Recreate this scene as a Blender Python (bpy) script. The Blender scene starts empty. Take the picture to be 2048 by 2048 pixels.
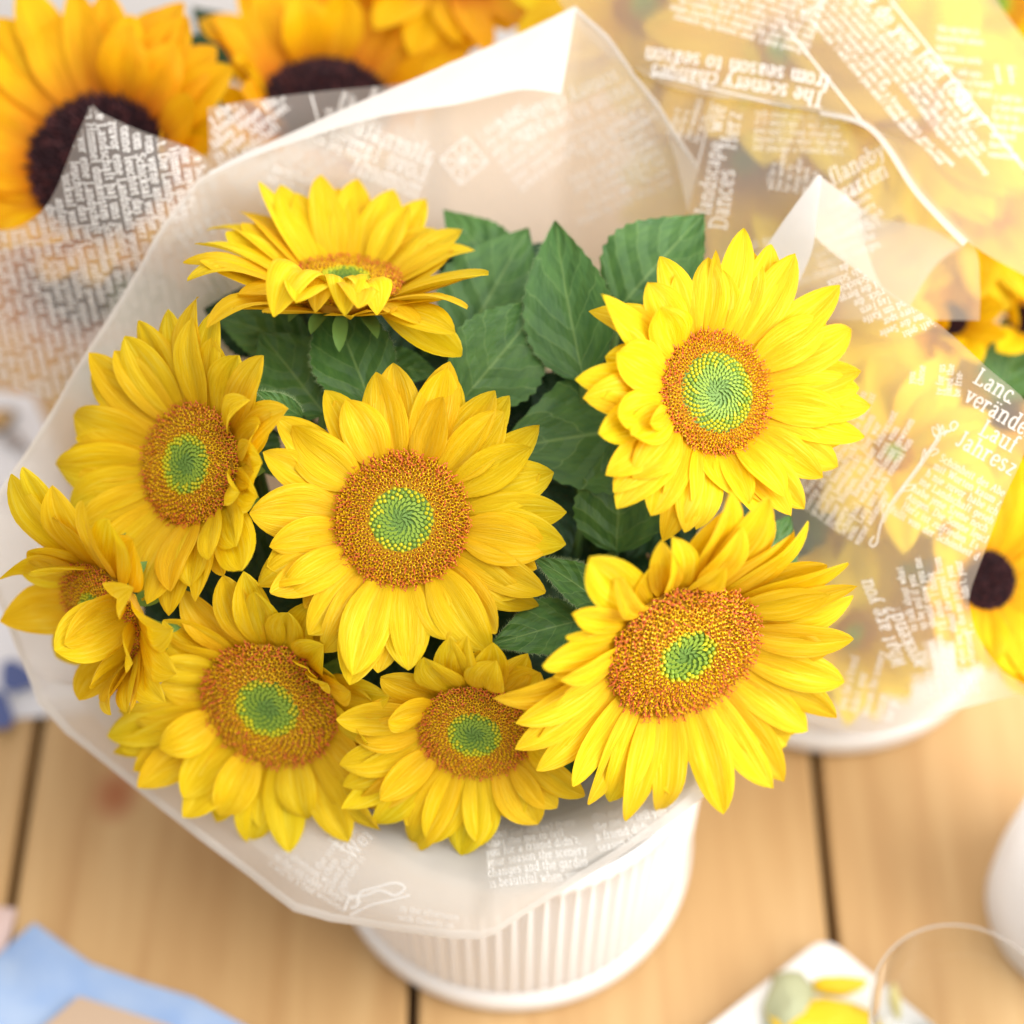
import bpy, math, random
from mathutils import Vector, Matrix, noise
from mathutils.bvhtree import BVHTree

scene = bpy.context.scene
COL = scene.collection
rad = math.radians

# ------------------------------------------------------------------ camera
PITCH = 55.0
CAM = Vector((0, -.4875, .996))
camd = bpy.data.cameras.new("camera")
camd.sensor_width = 36
camd.lens = 18 / math.tan(rad(15))
camd.clip_start = .01
camd.clip_end = 60
camd.dof.use_dof = True
camd.dof.focus_distance = .848
camd.dof.aperture_fstop = 2.3
cam = bpy.data.objects.new("camera", camd)
COL.objects.link(cam)
cam.location = CAM
cam.rotation_euler = (rad(90 - PITCH), 0, 0)
scene.camera = cam

# ------------------------------------------------------------------ light
world = bpy.data.worlds.new("World")
scene.world = world
world.use_nodes = True
bg = world.node_tree.nodes["Background"]
bg.inputs[0].default_value = (1, .985, .96, 1)
bg.inputs[1].default_value = .76


def area_lamp(name, loc, target, sx, sy, power, col):
    d = bpy.data.lights.new(name, 'AREA')
    d.shape = 'RECTANGLE'
    d.size, d.size_y, d.energy, d.color = sx, sy, power, col
    o = bpy.data.objects.new(name, d)
    COL.objects.link(o)
    o.location = loc
    o.rotation_euler = (Vector(target) - Vector(loc)).to_track_quat('-Z', 'Y').to_euler()


area_lamp("window_light", (1.0, -.26, .78), (.1, 0, .12), 1.0, 1.0, 25, (1, .975, .94))
area_lamp("overhead_fill_light", (.35, -.25, 1.9), (0, 0, .2), 1.1, 1.1, 19, (1, .98, .95))  # added overhead fill that brightens the blooms, not a fixture of the room

vs = scene.view_settings
vs.view_transform = 'Standard'
vs.look = 'None'
vs.gamma = 1
vs.use_curve_mapping = False
vs.exposure = 0.0
cy = scene.cycles
cy.max_bounces = 7
cy.transparent_max_bounces = 14
cy.transmission_bounces = 5
cy.diffuse_bounces = 3
cy.caustics_refractive = False
cy.caustics_reflective = False
cy.use_denoising = True

# ------------------------------------------------------------------ helpers
FOC = 1024 / math.tan(rad(15))
RIGHT = Vector((1, 0, 0))
UP = Vector((0, math.sin(rad(PITCH)), math.cos(rad(PITCH))))
FWD = Vector((0, math.cos(rad(PITCH)), -math.sin(rad(PITCH))))


def ray(px, py):
    return FWD + RIGHT * ((px - 1024) / FOC) + UP * ((1024 - py) / FOC)


def at(px, py, d):
    """a survey point: where the photo's pixel lies at axial distance d"""
    return CAM + ray(px, py) * d


def onz(px, py, z=0.0):
    r = ray(px, py)
    return CAM + r * ((z - CAM.z) / r.z)


def camdir(x, y, z):
    return (RIGHT * x + UP * y - FWD * z).normalized()


def tag(o, label=None, cat=None, group=None, kind=None):
    for k, v in (("label", label), ("category", cat), ("group", group), ("kind", kind)):
        if v:
            o[k] = v
    return o


def empty(name, loc):
    o = bpy.data.objects.new(name, None)
    o.empty_display_size = .02
    o.location = loc
    COL.objects.link(o)
    return o


def mesh_obj(name, verts, faces, mats, parent=None, org=None, smooth=True, uv=None, fm=None):
    me = bpy.data.meshes.new(name)
    if org is not None:
        verts = [Vector(v) - org for v in verts]
    me.from_pydata([tuple(v) for v in verts], [], faces)
    if not isinstance(mats, (list, tuple)):
        mats = [mats]
    for m in mats:
        me.materials.append(m)
    if fm:
        me.polygons.foreach_set("material_index", fm)
    if smooth:
        me.polygons.foreach_set("use_smooth", [True] * len(me.polygons))
    if uv is not None:
        lay = me.uv_layers.new(name="UVMap")
        li = [0] * len(me.loops)
        me.loops.foreach_get("vertex_index", li)
        flat = []
        for i in li:
            flat.extend(uv[i])
        lay.data.foreach_set("uv", flat)
    me.update()
    o = bpy.data.objects.new(name, me)
    COL.objects.link(o)
    if parent is not None:
        o.parent = parent
    return o


def grid_faces(nu, nv, off=0, closed=False):
    f = []
    for i in range(nu - 1 + (1 if closed else 0)):
        for j in range(nv - 1):
            a = off + i * nv + j
            b = off + ((i + 1) % nu) * nv + j
            f.append((a, b, b + 1, a + 1))
    return f


def catmull(pts, n):
    """resample a polyline of tuples with n steps per span"""
    out = []
    m = len(pts)
    for i in range(m - 1):
        p0, p1, p2, p3 = pts[max(i - 1, 0)], pts[i], pts[i + 1], pts[min(i + 2, m - 1)]
        for k in range(n):
            t = k / n
            out.append(tuple(.5 * (2 * b + (c - a) * t + (2 * a - 5 * b + 4 * c - d) * t * t + (3 * b - a - 3 * c + d) * t ** 3)
                             for a, b, c, d in zip(p0, p1, p2, p3)))
    out.append(tuple(pts[-1]))
    return out


def lerp_poly(pts, n):
    out = []
    for i in range(len(pts) - 1):
        for k in range(n):
            t = k / n
            out.append(tuple(a + (b - a) * t for a, b in zip(pts[i], pts[i + 1])))
    out.append(tuple(pts[-1]))
    return out


# ------------------------------------------------------------------ materials
def new_mat(name):
    m = bpy.data.materials.new(name)
    m.use_nodes = True
    nt = m.node_tree
    nt.nodes.clear()
    return m, nt, nt.nodes, nt.links


def plain(name, col, rough=.6, spec=.3, **kw):
    m, nt, N, L = new_mat(name)
    out = N.new("ShaderNodeOutputMaterial")
    b = N.new("ShaderNodeBsdfPrincipled")
    b.inputs["Base Color"].default_value = (*col, 1)
    b.inputs["Roughness"].default_value = rough
    b.inputs["Specular IOR Level"].default_value = spec
    for k, v in kw.items():
        b.inputs[k.replace("_", " ")].default_value = v
    L.new(b.outputs[0], out.inputs[0])
    return m


def uvnoise(N, L, sx, sy, scale, detail=3.0, src="UV"):
    tc = N.new("ShaderNodeTexCoord")
    mp = N.new("ShaderNodeMapping")
    mp.inputs["Scale"].default_value = (sx, sy, 1)
    oi = N.new("ShaderNodeObjectInfo")
    L.new(tc.outputs[src], mp.inputs[0])
    n = N.new("ShaderNodeTexNoise")
    n.noise_dimensions = '4D'
    n.inputs["Scale"].default_value = scale
    n.inputs["Detail"].default_value = detail
    L.new(mp.outputs[0], n.inputs["Vector"])
    mu = N.new("ShaderNodeMath")
    mu.operation = 'MULTIPLY'
    mu.inputs[1].default_value = 50
    L.new(oi.outputs["Random"], mu.inputs[0])
    L.new(mu.outputs[0], n.inputs["W"])
    return n, tc, oi


def ramp(N, L, src, stops):
    r = N.new("ShaderNodeValToRGB")
    e = r.color_ramp.elements
    while len(e) < len(stops):
        e.new(.5)
    for el, (p, c) in zip(e, stops):
        el.position = p
        el.color = (*c, 1)
    if src is not None:
        L.new(src, r.inputs[0])
    return r


def petal_mat(name, dark, mid, light, basecol, transl=.34):
    m, nt, N, L = new_mat(name)
    out = N.new("ShaderNodeOutputMaterial")
    n, tc, oi = uvnoise(N, L, 9, 1.1, 2.2, 4)
    r = ramp(N, L, n.outputs[0], [(.3, dark), (.5, mid), (.72, light)])
    # deeper colour at the petal's base
    sep = N.new("ShaderNodeSeparateXYZ")
    L.new(tc.outputs["UV"], sep.inputs[0])
    rb = ramp(N, L, sep.outputs[1], [(.0, (1, 1, 1)), (.5, (0, 0, 0))])
    mx = N.new("ShaderNodeMix")
    mx.data_type = 'RGBA'
    L.new(rb.outputs[0], mx.inputs[0])
    L.new(r.outputs[0], mx.inputs[6])
    mx.inputs[7].default_value = (*basecol, 1)
    # each petal a touch different
    hs = N.new("ShaderNodeHueSaturation")
    mr = N.new("ShaderNodeMapRange")
    mr.inputs[3].default_value = .488
    mr.inputs[4].default_value = .508
    L.new(oi.outputs["Random"], mr.inputs[0])
    L.new(mr.outputs[0], hs.inputs["Hue"])
    L.new(mx.outputs[2], hs.inputs["Color"])
    n2, _, _ = uvnoise(N, L, 22, 1.2, 3, 2)
    bp = N.new("ShaderNodeBump")
    bp.inputs["Strength"].default_value = .6
    bp.inputs["Distance"].default_value = .0012
    L.new(n2.outputs[0], bp.inputs["Height"])
    b = N.new("ShaderNodeBsdfPrincipled")
    b.inputs["Roughness"].default_value = .5
    b.inputs["Specular IOR Level"].default_value = .22
    L.new(hs.outputs[0], b.inputs["Base Color"])
    L.new(bp.outputs[0], b.inputs["Normal"])
    t = N.new("ShaderNodeBsdfTranslucent")
    L.new(hs.outputs[0], t.inputs[0])
    ms = N.new("ShaderNodeMixShader")
    ms.inputs[0].default_value = transl
    L.new(b.outputs[0], ms.inputs[1])
    L.new(t.outputs[0], ms.inputs[2])
    L.new(ms.outputs[0], out.inputs[0])
    return m


def leaf_mat(name, dark, light, vein):
    m, nt, N, L = new_mat(name)
    out = N.new("ShaderNodeOutputMaterial")
    n, tc, oi = uvnoise(N, L, 1, 1, 5, 5)
    r = ramp(N, L, n.outputs[0], [(.3, dark), (.7, light)])
    sep = N.new("ShaderNodeSeparateXYZ")
    L.new(tc.outputs["UV"], sep.inputs[0])

    def math_(op, a, b=None):
        q = N.new("ShaderNodeMath")
        q.operation = op
        for i, v in enumerate((a, b)):
            if v is None:
                continue
            if isinstance(v, (int, float)):
                q.inputs[i].default_value = v
            else:
                L.new(v, q.inputs[i])
        return q.outputs[0]
    # u along the leaf 0..1, v across -1..1
    av = math_('ABSOLUTE', sep.outputs[1])
    n3, _, _ = uvnoise(N, L, 1, 1, 3, 2)
    wob = math_('MULTIPLY', math_('SUBTRACT', n3.outputs[0], .5), .12)
    ph = math_('ADD', math_('SUBTRACT', sep.outputs[0], math_('MULTIPLY', av, .3)), wob)
    fr = math_('ABSOLUTE', math_('SUBTRACT', math_('FRACT', math_('MULTIPLY', ph, 5.0)), .5))
    lat = math_('SUBTRACT', 1.0, math_('MULTIPLY', fr, 24.0))
    mid = math_('SUBTRACT', 1.0, math_('MULTIPLY', av, 22.0))
    v = math_('MAXIMUM', math_('MULTIPLY', math_('MAXIMUM', lat, 0.0), .6), math_('MAXIMUM', mid, 0.0))
    mx = N.new("ShaderNodeMix")
    mx.data_type = 'RGBA'
    L.new(math_('MULTIPLY', v, .75), mx.inputs[0])
    L.new(r.outputs[0], mx.inputs[6])
    mx.inputs[7].default_value = (*vein, 1)
    vo = N.new("ShaderNodeTexVoronoi")
    vo.feature = 'DISTANCE_TO_EDGE'
    vo.inputs["Scale"].default_value = 9
    L.new(tc.outputs["UV"], vo.inputs["Vector"])
    hh = math_('ADD', math_('MULTIPLY', vo.outputs[0], .35), math_('MULTIPLY', fr, 1.6))
    bp = N.new("ShaderNodeBump")
    bp.inputs["Strength"].default_value = .5
    bp.inputs["Distance"].default_value = .002
    L.new(hh, bp.inputs["Height"])
    b = N.new("ShaderNodeBsdfPrincipled")
    b.inputs["Roughness"].default_value = .48
    b.inputs["Specular IOR Level"].default_value = .35
    L.new(mx.outputs[2], b.inputs["Base Color"])
    L.new(bp.outputs[0], b.inputs["Normal"])
    t = N.new("ShaderNodeBsdfTranslucent")
    L.new(mx.outputs[2], t.inputs[0])
    ms = N.new("ShaderNodeMixShader")
    ms.inputs[0].default_value = .2
    L.new(b.outputs[0], ms.inputs[1])
    L.new(t.outputs[0], ms.inputs[2])
    L.new(ms.outputs[0], out.inputs[0])
    return m


def paper_mat(name, clear, frost, col=(.93, .90, .86), ior=1.18, rough=.42):
    """waxed translucent paper: straight-through + frosted + scattered light"""
    m, nt, N, L = new_mat(name)
    out = N.new("ShaderNodeOutputMaterial")
    tc = N.new("ShaderNodeTexCoord")
    nz = N.new("ShaderNodeTexNoise")
    nz.inputs["Scale"].default_value = 26
    nz.inputs["Detail"].default_value = 4
    L.new(tc.outputs["Object"], nz.inputs["Vector"])
    bp = N.new("ShaderNodeBump")
    bp.inputs["Strength"].default_value = .25
    bp.inputs["Distance"].default_value = .004
    L.new(nz.outputs[0], bp.inputs["Height"])
    d = N.new("ShaderNodeBsdfPrincipled")
    d.inputs["Base Color"].default_value = (*col, 1)
    d.inputs["Roughness"].default_value = .42
    d.inputs["Specular IOR Level"].default_value = .35
    L.new(bp.outputs[0], d.inputs["Normal"])
    t = N.new("ShaderNodeBsdfTranslucent")
    t.inputs[0].default_value = (*col, 1)
    body = N.new("ShaderNodeMixShader")
    body.inputs[0].default_value = .5
    L.new(d.outputs[0], body.inputs[1])
    L.new(t.outputs[0], body.inputs[2])
    tr = N.new("ShaderNodeBsdfTransparent")
    tr.inputs[0].default_value = (.97, .955, .93, 1)
    rf = N.new("ShaderNodeBsdfRefraction")
    rf.inputs["IOR"].default_value = ior
    rf.inputs["Roughness"].default_value = rough
    rf.inputs["Color"].default_value = (.97, .95, .92, 1)
    thr = N.new("ShaderNodeMixShader")
    thr.inputs[0].default_value = frost / (clear + frost)
    L.new(tr.outputs[0], thr.inputs[1])
    L.new(rf.outputs[0], thr.inputs[2])
    ms = N.new("ShaderNodeMixShader")
    ms.inputs[0].default_value = 1 - clear - frost
    L.new(thr.outputs[0], ms.inputs[1])
    L.new(body.outputs[0], ms.inputs[2])
    L.new(ms.outputs[0], out.inputs[0])
    return m


def ink_mat(name, clear, col=(.95, .94, .92)):
    m, nt, N, L = new_mat(name)
    out = N.new("ShaderNodeOutputMaterial")
    d = N.new("ShaderNodeBsdfDiffuse")
    d.inputs[0].default_value = (*col, 1)
    t = N.new("ShaderNodeBsdfTranslucent")
    t.inputs[0].default_value = (*col, 1)
    body = N.new("ShaderNodeMixShader")
    body.inputs[0].default_value = .45
    L.new(d.outputs[0], body.inputs[1])
    L.new(t.outputs[0], body.inputs[2])
    tr = N.new("ShaderNodeBsdfTransparent")
    ms = N.new("ShaderNodeMixShader")
    ms.inputs[0].default_value = 1 - clear
    L.new(tr.outputs[0], ms.inputs[1])
    L.new(body.outputs[0], ms.inputs[2])
    L.new(ms.outputs[0], out.inputs[0])
    return m


def wood_mat(name):
    m, nt, N, L = new_mat(name)
    out = N.new("ShaderNodeOutputMaterial")
    tc = N.new("ShaderNodeTexCoord")
    oi = N.new("ShaderNodeObjectInfo")
    mp = N.new("ShaderNodeMapping")
    mp.inputs["Scale"].default_value = (9, .7, 1)
    L.new(tc.outputs["Object"], mp.inputs[0])
    mu = N.new("ShaderNodeMath")
    mu.operation = 'MULTIPLY'
    mu.inputs[1].default_value = 20
    L.new(oi.outputs["Random"], mu.inputs[0])
    n = N.new("ShaderNodeTexNoise")
    n.noise_dimensions = '4D'
    n.inputs["Scale"].default_value = 5
    n.inputs["Detail"].default_value = 5
    n.inputs["Distortion"].default_value = .6
    L.new(mp.outputs[0], n.inputs["Vector"])
    L.new(mu.outputs[0], n.inputs["W"])
    r = ramp(N, L, n.outputs[0], [(.25, (.43, .235, .085)), (.5, (.52, .315, .130)), (.75, (.60, .39, .18))])
    # knots
    mp2 = N.new("ShaderNodeMapping")
    mp2.inputs["Scale"].default_value = (1.3, 1, 1)
    L.new(tc.outputs["Object"], mp2.inputs[0])
    vo = N.new("ShaderNodeTexVoronoi")
    vo.inputs["Scale"].default_value = 6
    L.new(mp2.outputs[0], vo.inputs["Vector"])
    rk = ramp(N, L, vo.outputs["Distance"], [(.04, (1, 1, 1)), (.13, (0, 0, 0))])
    mx = N.new("ShaderNodeMix")
    mx.data_type = 'RGBA'
    L.new(rk.outputs[0], mx.inputs[0])
    L.new(r.outputs[0], mx.inputs[6])
    mx.inputs[7].default_value = (.38, .13, .04, 1)
    b = N.new("ShaderNodeBsdfPrincipled")
    b.inputs["Roughness"].default_value = .5
    L.new(mx.outputs[2], b.inputs["Base Color"])
    bp = N.new("ShaderNodeBump")
    bp.inputs["Strength"].default_value = .15
    bp.inputs["Distance"].default_value = .003
    L.new(n.outputs[0], bp.inputs["Height"])
    L.new(bp.outputs[0], b.inputs["Normal"])
    L.new(b.outputs[0], out.inputs[0])
    return m


M = {}
M['petal'] = petal_mat("yellow_petal", (.82, .53, .003), (.91, .64, .008), (.95, .74, .06), (.86, .53, .004))
M['petal_orange'] = petal_mat("orange_petal", (.86, .40, .003), (.92, .50, .003), (.93, .58, .006), (.70, .19, .006))
M['petal_gold'] = petal_mat("gold_petal", (.88, .50, .003), (.93, .58, .003), (.94, .64, .008), (.86, .42, .004))
M['petal_lemon'] = petal_mat("lemon_petal", (.88, .60, .01), (.92, .68, .02), (.95, .76, .07), (.86, .55, .01))
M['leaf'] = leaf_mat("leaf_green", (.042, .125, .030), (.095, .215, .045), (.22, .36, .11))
M['leaf_dark'] = leaf_mat("leaf_dark_shaded", (.014, .048, .018), (.028, .08, .03), (.06, .13, .05))  # dark leaf green that also carries the shade between the blooms
M['stem'] = plain("stem_green", (.10, .19, .05), .55)
M['bract'] = plain("bract_green", (.13, .25, .05), .6)
M['hair'] = plain("pale_hair", (.30, .42, .20), .6)
M['disc'] = plain("disc_base", (.50, .27, .015), .8)
M['disc_dark'] = plain("disc_dark_base", (.018, .006, .008), .85)
M['bud_green'] = plain("bud_green", (.24, .36, .035), .5)
M['bud_green_d'] = plain("bud_deep_green", (.15, .27, .045), .5)
M['bud_lime'] = plain("bud_lime", (.52, .50, .015), .5)
M['floret'] = plain("floret_yellow", (.90, .56, .01), .5)
M['floret_o'] = plain("floret_orange", (.84, .40, .012), .5)
M['tube'] = plain("tube_brown", (.32, .07, .016), .6)
M['stigma'] = plain("stigma_red", (.66, .12, .04), .5)
M['purple'] = plain("floret_purple_brown", (.028, .008, .012), .7)
M['purple_l'] = plain("floret_purple_tip", (.07, .018, .02), .6)
M['pot'] = plain("white_glaze", (.86, .84, .82), .32, .45)
M['paper'] = paper_mat("waxed_paper", .24, .20, (.93, .89, .83))
M['paper_thin'] = paper_mat("waxed_paper_thin", .40, .36, rough=.4)
M['paper_fold'] = paper_mat("waxed_paper_double_lit", .05, .05, (.95, .935, .92))  # doubled layers, also whitened in colour for the light on the fold
M['hem'] = paper_mat("waxed_paper_hem", .22, .14)
M['ink'] = ink_mat("white_ink", .02)
M['ink_soft'] = ink_mat("white_ink_worn", .35)
M['wood'] = wood_mat("pine_wood")
M['gap'] = plain("table_shadow_gap", (.10, .05, .03), .9)

# ------------------------------------------------------------------ table
RNG = random.Random(11)
table = mesh_obj("table_top", [(-1.2, -.6, -.03), (1.2, -.6, -.03), (1.2, .62, -.03), (-1.2, .62, -.03)], [(0, 1, 2, 3)], M['gap'])
tag(table, "pale pine table top of wide planks with dark gaps", "table", kind="structure")
seams = [-1.19, -.962, -.734, -.507, -.2795, -.0536, .1772, .407, .636, .865, 1.1]
for i in range(len(seams) - 1):
    x0, x1 = seams[i] + .003, seams[i + 1] - .003
    y0, y1, b = -.59, .61, .002
    vv, ff = [], []
    for z, k in ((-.028, 0), (-b, 0), (0, b)):
        for (x, y) in ((x0 + k, y0 + k), (x1 - k, y0 + k), (x1 - k, y1 - k), (x0 + k, y1 - k)):
            vv.append((x, y, z))
    for r_ in range(2):
        for j in range(4):
            a, c = r_ * 4 + j, r_ * 4 + (j + 1) % 4
            ff.append((a, c, c + 4, a + 4))
    ff.append((8, 9, 10, 11))
    mesh_obj("plank", vv, ff, M['wood'], table, smooth=False)
wall = mesh_obj("wall", [(-2, .8, -.8), (2, .8, -.8), (2, .8, 2.2), (-2, .8, 2.2)], [(3, 2, 1, 0)], plain("pale_wall", (.84, .80, .78), .8))
tag(wall, "pale plaster wall behind the table", "wall", kind="structure")


# ------------------------------------------------------------------ ribbed pots
def lathe(profile, n, ribs=0, ribdepth=0):
    vv, ff = [], []
    for (r, z, rb) in profile:
        for k in range(n):
            a = 2 * math.pi * k / n
            rr = r
            if rb:
                rr -= ribdepth * rb * (.5 - .5 * math.cos(a * ribs)) ** .7
            vv.append((rr * math.cos(a), rr * math.sin(a), z))
    for i in range(len(profile) - 1):
        for k in range(n):
            a, b = i * n + k, i * n + (k + 1) % n
            ff.append((a, b, b + n, a + n))
    return vv, ff


def pot(name, loc, s, label, ribdepth):
    t = empty(name, loc)
    tag(t, label, "pot")
    prof = [(.094, .0225, 0), (.0975, .0245, .2), (.0985, .028, 1)]
    for k in range(1, 7):
        z = .028 + k * .022
        prof.append((.0985 + .0015 * k / 6, z, 1))
    prof += [(.1005, .165, 0), (.1012, .176, 0), (.0995, .180, 0), (.0965, .178, 0), (.0945, .12, 0), (.088, .03, 0), (0.001, .024, 0)]
    v, f = lathe([(a, .0225 + (b - .0225) * .90 if b > .0225 else b, c) for a, b, c in prof], 480, 80, ribdepth)
    mesh_obj("body", [Vector(q) * s for q in v], f, M['pot'], t)
    foot = [(.088, 0.0005, 0), (.097, .0015, 0), (.1005, .006, 0), (.1005, .013, 0), (.0985, .0185, 0), (.0955, .0212, 0), (.0935, .0222, 0)]
    v, f = lathe(foot, 120)
    mesh_obj("foot_ring", [Vector(q) * s for q in v], f, M['pot'], t)
    return t


pot("ribbed_pot", (0, -.02, 0), 1.0, "white ribbed pot under the big yellow sunflower bouquet", .0036)
pot("flower_pot", (.19, .135, 0), 1.0, "smooth white pot half hidden under the German printed paper", 0)

# ------------------------------------------------------------------ sunflowers
PH = math.pi * (3 - math.sqrt(5))


def petal_geom(B, T, n, W, arch, cup, twist, rng, nt=13, ns=7, tipcurl=0.0):
    ch = T - B
    Ln = ch.length
    c = B + ch * .45 + n * (arch * Ln)
    ph = rng.uniform(0, 6.28)
    rip = rng.uniform(.006, .022) * Ln
    sk = rng.uniform(-.12, .12)
    g1 = rng.uniform(.07, .15)
    vv, uv = [], []
    for i in range(nt):
        t = i / (nt - 1)
        t = 1 - (1 - t) ** 1.25
        P = B * (1 - t) ** 2 + c * 2 * t * (1 - t) + T * t * t
        tan = ((c - B) * (1 - t) + (T - c) * t).normalized()
        side = tan.cross(n)
        if side.length < 1e-4:
            side = tan.orthogonal()
        side.normalize()
        nn = side.cross(tan)
        if nn.dot(n) < 0:
            nn.negate()
        a = twist * t
        sd = side * math.cos(a) + nn * math.sin(a)
        nl = nn * math.cos(a) - side * math.sin(a)
        b_ = .42 + .58 * math.sin(math.pi / 2 * min(t / .5, 1))
        c_ = (max(0.0, 1 - max(0.0, (t - .42) / .58) ** 2.7)) ** .78
        w = W * b_ * c_
        if i == nt - 1:
            w = W * .03
        bend = sd * (sk * W * math.sin(math.pi * t)) - nl * (tipcurl * Ln * max(0, t - .6) ** 2 * 6)
        for j in range(ns):
            s = -1 + 2 * j / (ns - 1)
            h = cup * w * (s * s - .3) - g1 * w * math.cos(2.0 * math.pi * s) + rip * s * abs(s) * math.sin(5 * t + ph) * t
            vv.append(P + bend + sd * (s * w) + nl * h)
            uv.append((.5 + .5 * s, t))
    return vv, grid_faces(nt, ns), uv


def disc_meshes(name, g, seed, style):
    """unit-radius head: dome base, buds in the middle, open florets, stigmas"""
    rng = random.Random(seed)

    def z(r):
        return .20 * (1 - r * r) - .10 * math.exp(-(r / .28) ** 2)
    res = {}
    vv, ff = [(0, 0, z(0) - .03)], []
    nr, na = 10, 32
    for i in range(1, nr + 1):
        r = i / nr
        for k in range(na):
            a = 2 * math.pi * k / na
            vv.append((r * math.cos(a), r * math.sin(a), z(r) - .03))
    for k in range(na):
        vv.append((.95 * math.cos(2 * math.pi * k / na), .95 * math.sin(2 * math.pi * k / na), -.22))
    for k in range(na):
        vv.append((.25 * math.cos(2 * math.pi * k / na), .25 * math.sin(2 * math.pi * k / na), -.4))
    for k in range(na):
        ff.append((0, 1 + k, 1 + (k + 1) % na))
    for i in range(nr + 1):
        for k in range(na):
            a, b = 1 + i * na + k, 1 + i * na + (k + 1) % na
            ff.append((a, a + na, b + na, b))
    dm = [0] * len(ff)
    for q_, fc in enumerate(ff):
        if style != 'dark' and max(Vector((vv[w][0], vv[w][1])).length for w in fc) < g + .06 and vv[fc[0]][2] > -.1:
            dm[q_] = 1
    res['dome'] = (vv, ff, dm)
    Nf = 620 if style != 'dark' else 420
    sp = 1.74 / math.sqrt(Nf)
    bv, bf, bm = [], [], []
    fv, f_, fm = [], [], []
    sv, sf, sm = [], [], []

    def ringcone(V, Fc, Mt, c, up, r0, apex, k, mat, flat=None):
        e1 = up.orthogonal().normalized()
        e2 = up.cross(e1)
        o = len(V)
        ph = rng.uniform(0, 6)
        for q in range(k):
            a = ph + 2 * math.pi * q / k
            V.append(c + (e1 * math.cos(a) + e2 * math.sin(a)) * r0)
        if flat:
            for q in range(k):
                a = ph + 2 * math.pi * q / k
                V.append(c + up * flat[0] + (e1 * math.cos(a) + e2 * math.sin(a)) * flat[1])
            for q in range(k):
                Fc.append((o + q, o + (q + 1) % k, o + k + (q + 1) % k, o + k + q))
                Mt.append(mat)
            o += k
        V.append(apex)
        for q in range(k):
            Fc.append((o + q, o + (q + 1) % k, len(V) - 1))
            Mt.append(mat)

    for i in range(1, Nf):
        r = math.sqrt(i / Nf)
        a = i * PH
        rr = r + (rng.uniform(-.012, .012) if r > g else 0)
        c = Vector((rr * math.cos(a), rr * math.sin(a), z(min(rr, 1)) - .02))
        out = Vector((math.cos(a), math.sin(a), 0))
        up = (Vector((0, 0, 1)) + out * (.15 + .75 * r * r)).normalized()
        if style == 'dark':
            ap = c + up * rng.uniform(.07, .15) + Vector((rng.uniform(-1, 1), rng.uniform(-1, 1), 0)) * .03
            ringcone(fv, f_, fm, c, up, sp * .5, ap, 5, 0 if rng.random() < .7 else 1, (.05, sp * .42))
            continue
        if r < g:
            m = 0 if r < g * .62 or rng.random() > (r / g - .62) / .3 else 2
            if r < g * .35:
                m = 1
            inward = (-out + Vector((-math.sin(a), math.cos(a), 0)) * .5)
            if r < g * .72:
                ap = c + Vector((0, 0, 1)) * .03 + inward * sp * .75
                ringcone(bv, bf, bm, c - inward * sp * .15, up, sp * .47, ap, 6, m, (.022, sp * .40))
            else:
                ringcone(bv, bf, bm, c, up, sp * .48, c + up * .05, 6, m, (.03, sp * .42))
        else:
            k = (r - g) / (1 - g)
            h = .035 + .05 * k + rng.uniform(0, .015)
            lean = (up + Vector((rng.uniform(-1, 1), rng.uniform(-1, 1), 0)) * .22).normalized()
            e1 = lean.orthogonal().normalized()
            e2 = lean.cross(e1)
            o = len(fv)
            ph = rng.uniform(0, 6)
            rb, rt = sp * .26, sp * (.36 + .12 * k)
            for q in range(5):
                an = ph + 2 * math.pi * q / 5
                fv.append(c + (e1 * math.cos(an) + e2 * math.sin(an)) * rb)
            for q in range(5):
                an = ph + 2 * math.pi * q / 5
                fv.append(c + lean * h + (e1 * math.cos(an) + e2 * math.sin(an)) * rt)
            mt = 0 if rng.random() < .9 - .3 * k else 1
            for q in range(5):
                f_.append((o + q, o + (q + 1) % 5, o + 5 + (q + 1) % 5, o + 5 + q))
                fm.append(mt)
            for q in range(5):
                an = ph + 2 * math.pi * (q + .5) / 5
                fv.append(c + lean * (h + .016) + (e1 * math.cos(an) + e2 * math.sin(an)) * rt * 1.55)
                f_.append((o + 5 + q, o + 5 + (q + 1) % 5, len(fv) - 1))
                fm.append(mt)
            # anther tube
            al = (lean + out * .5).normalized()
            ringcone(sv, sf, sm, c + lean * h * .4, al, sp * .18, c + al * (h + .04), 5, 0, (h * .8, sp * .16))
            if rng.random() < (.05 + 1.0 * k ** 2.4):
                tip = c + lean * (h + .035 + .03 * k)
                for sgn in (-1, 1):
                    s1 = (e1 * math.cos(ph) + e2 * math.sin(ph)) * sgn
                    s2 = lean.cross(s1)
                    w = sp * .10
                    p = [tip - lean * .02, tip + lean * .02 + s1 * .014, tip + lean * .034 + s1 * .038, tip + lean * .028 + s1 * .056]
                    o2 = len(sv)
                    for q in p:
                        sv.append(q + s2 * w)
                        sv.append(q - s2 * w)
                    for q in range(3):
                        sf.append((o2 + 2 * q, o2 + 2 * q + 1, o2 + 2 * q + 3, o2 + 2 * q + 2))
                        sm.append(1)
    res['buds'] = (bv, bf, bm)
    res['florets'] = (fv, f_, fm)
    res['stigmas'] = (sv, sf, sm)
    return res


DISC_CACHE = {}


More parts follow.
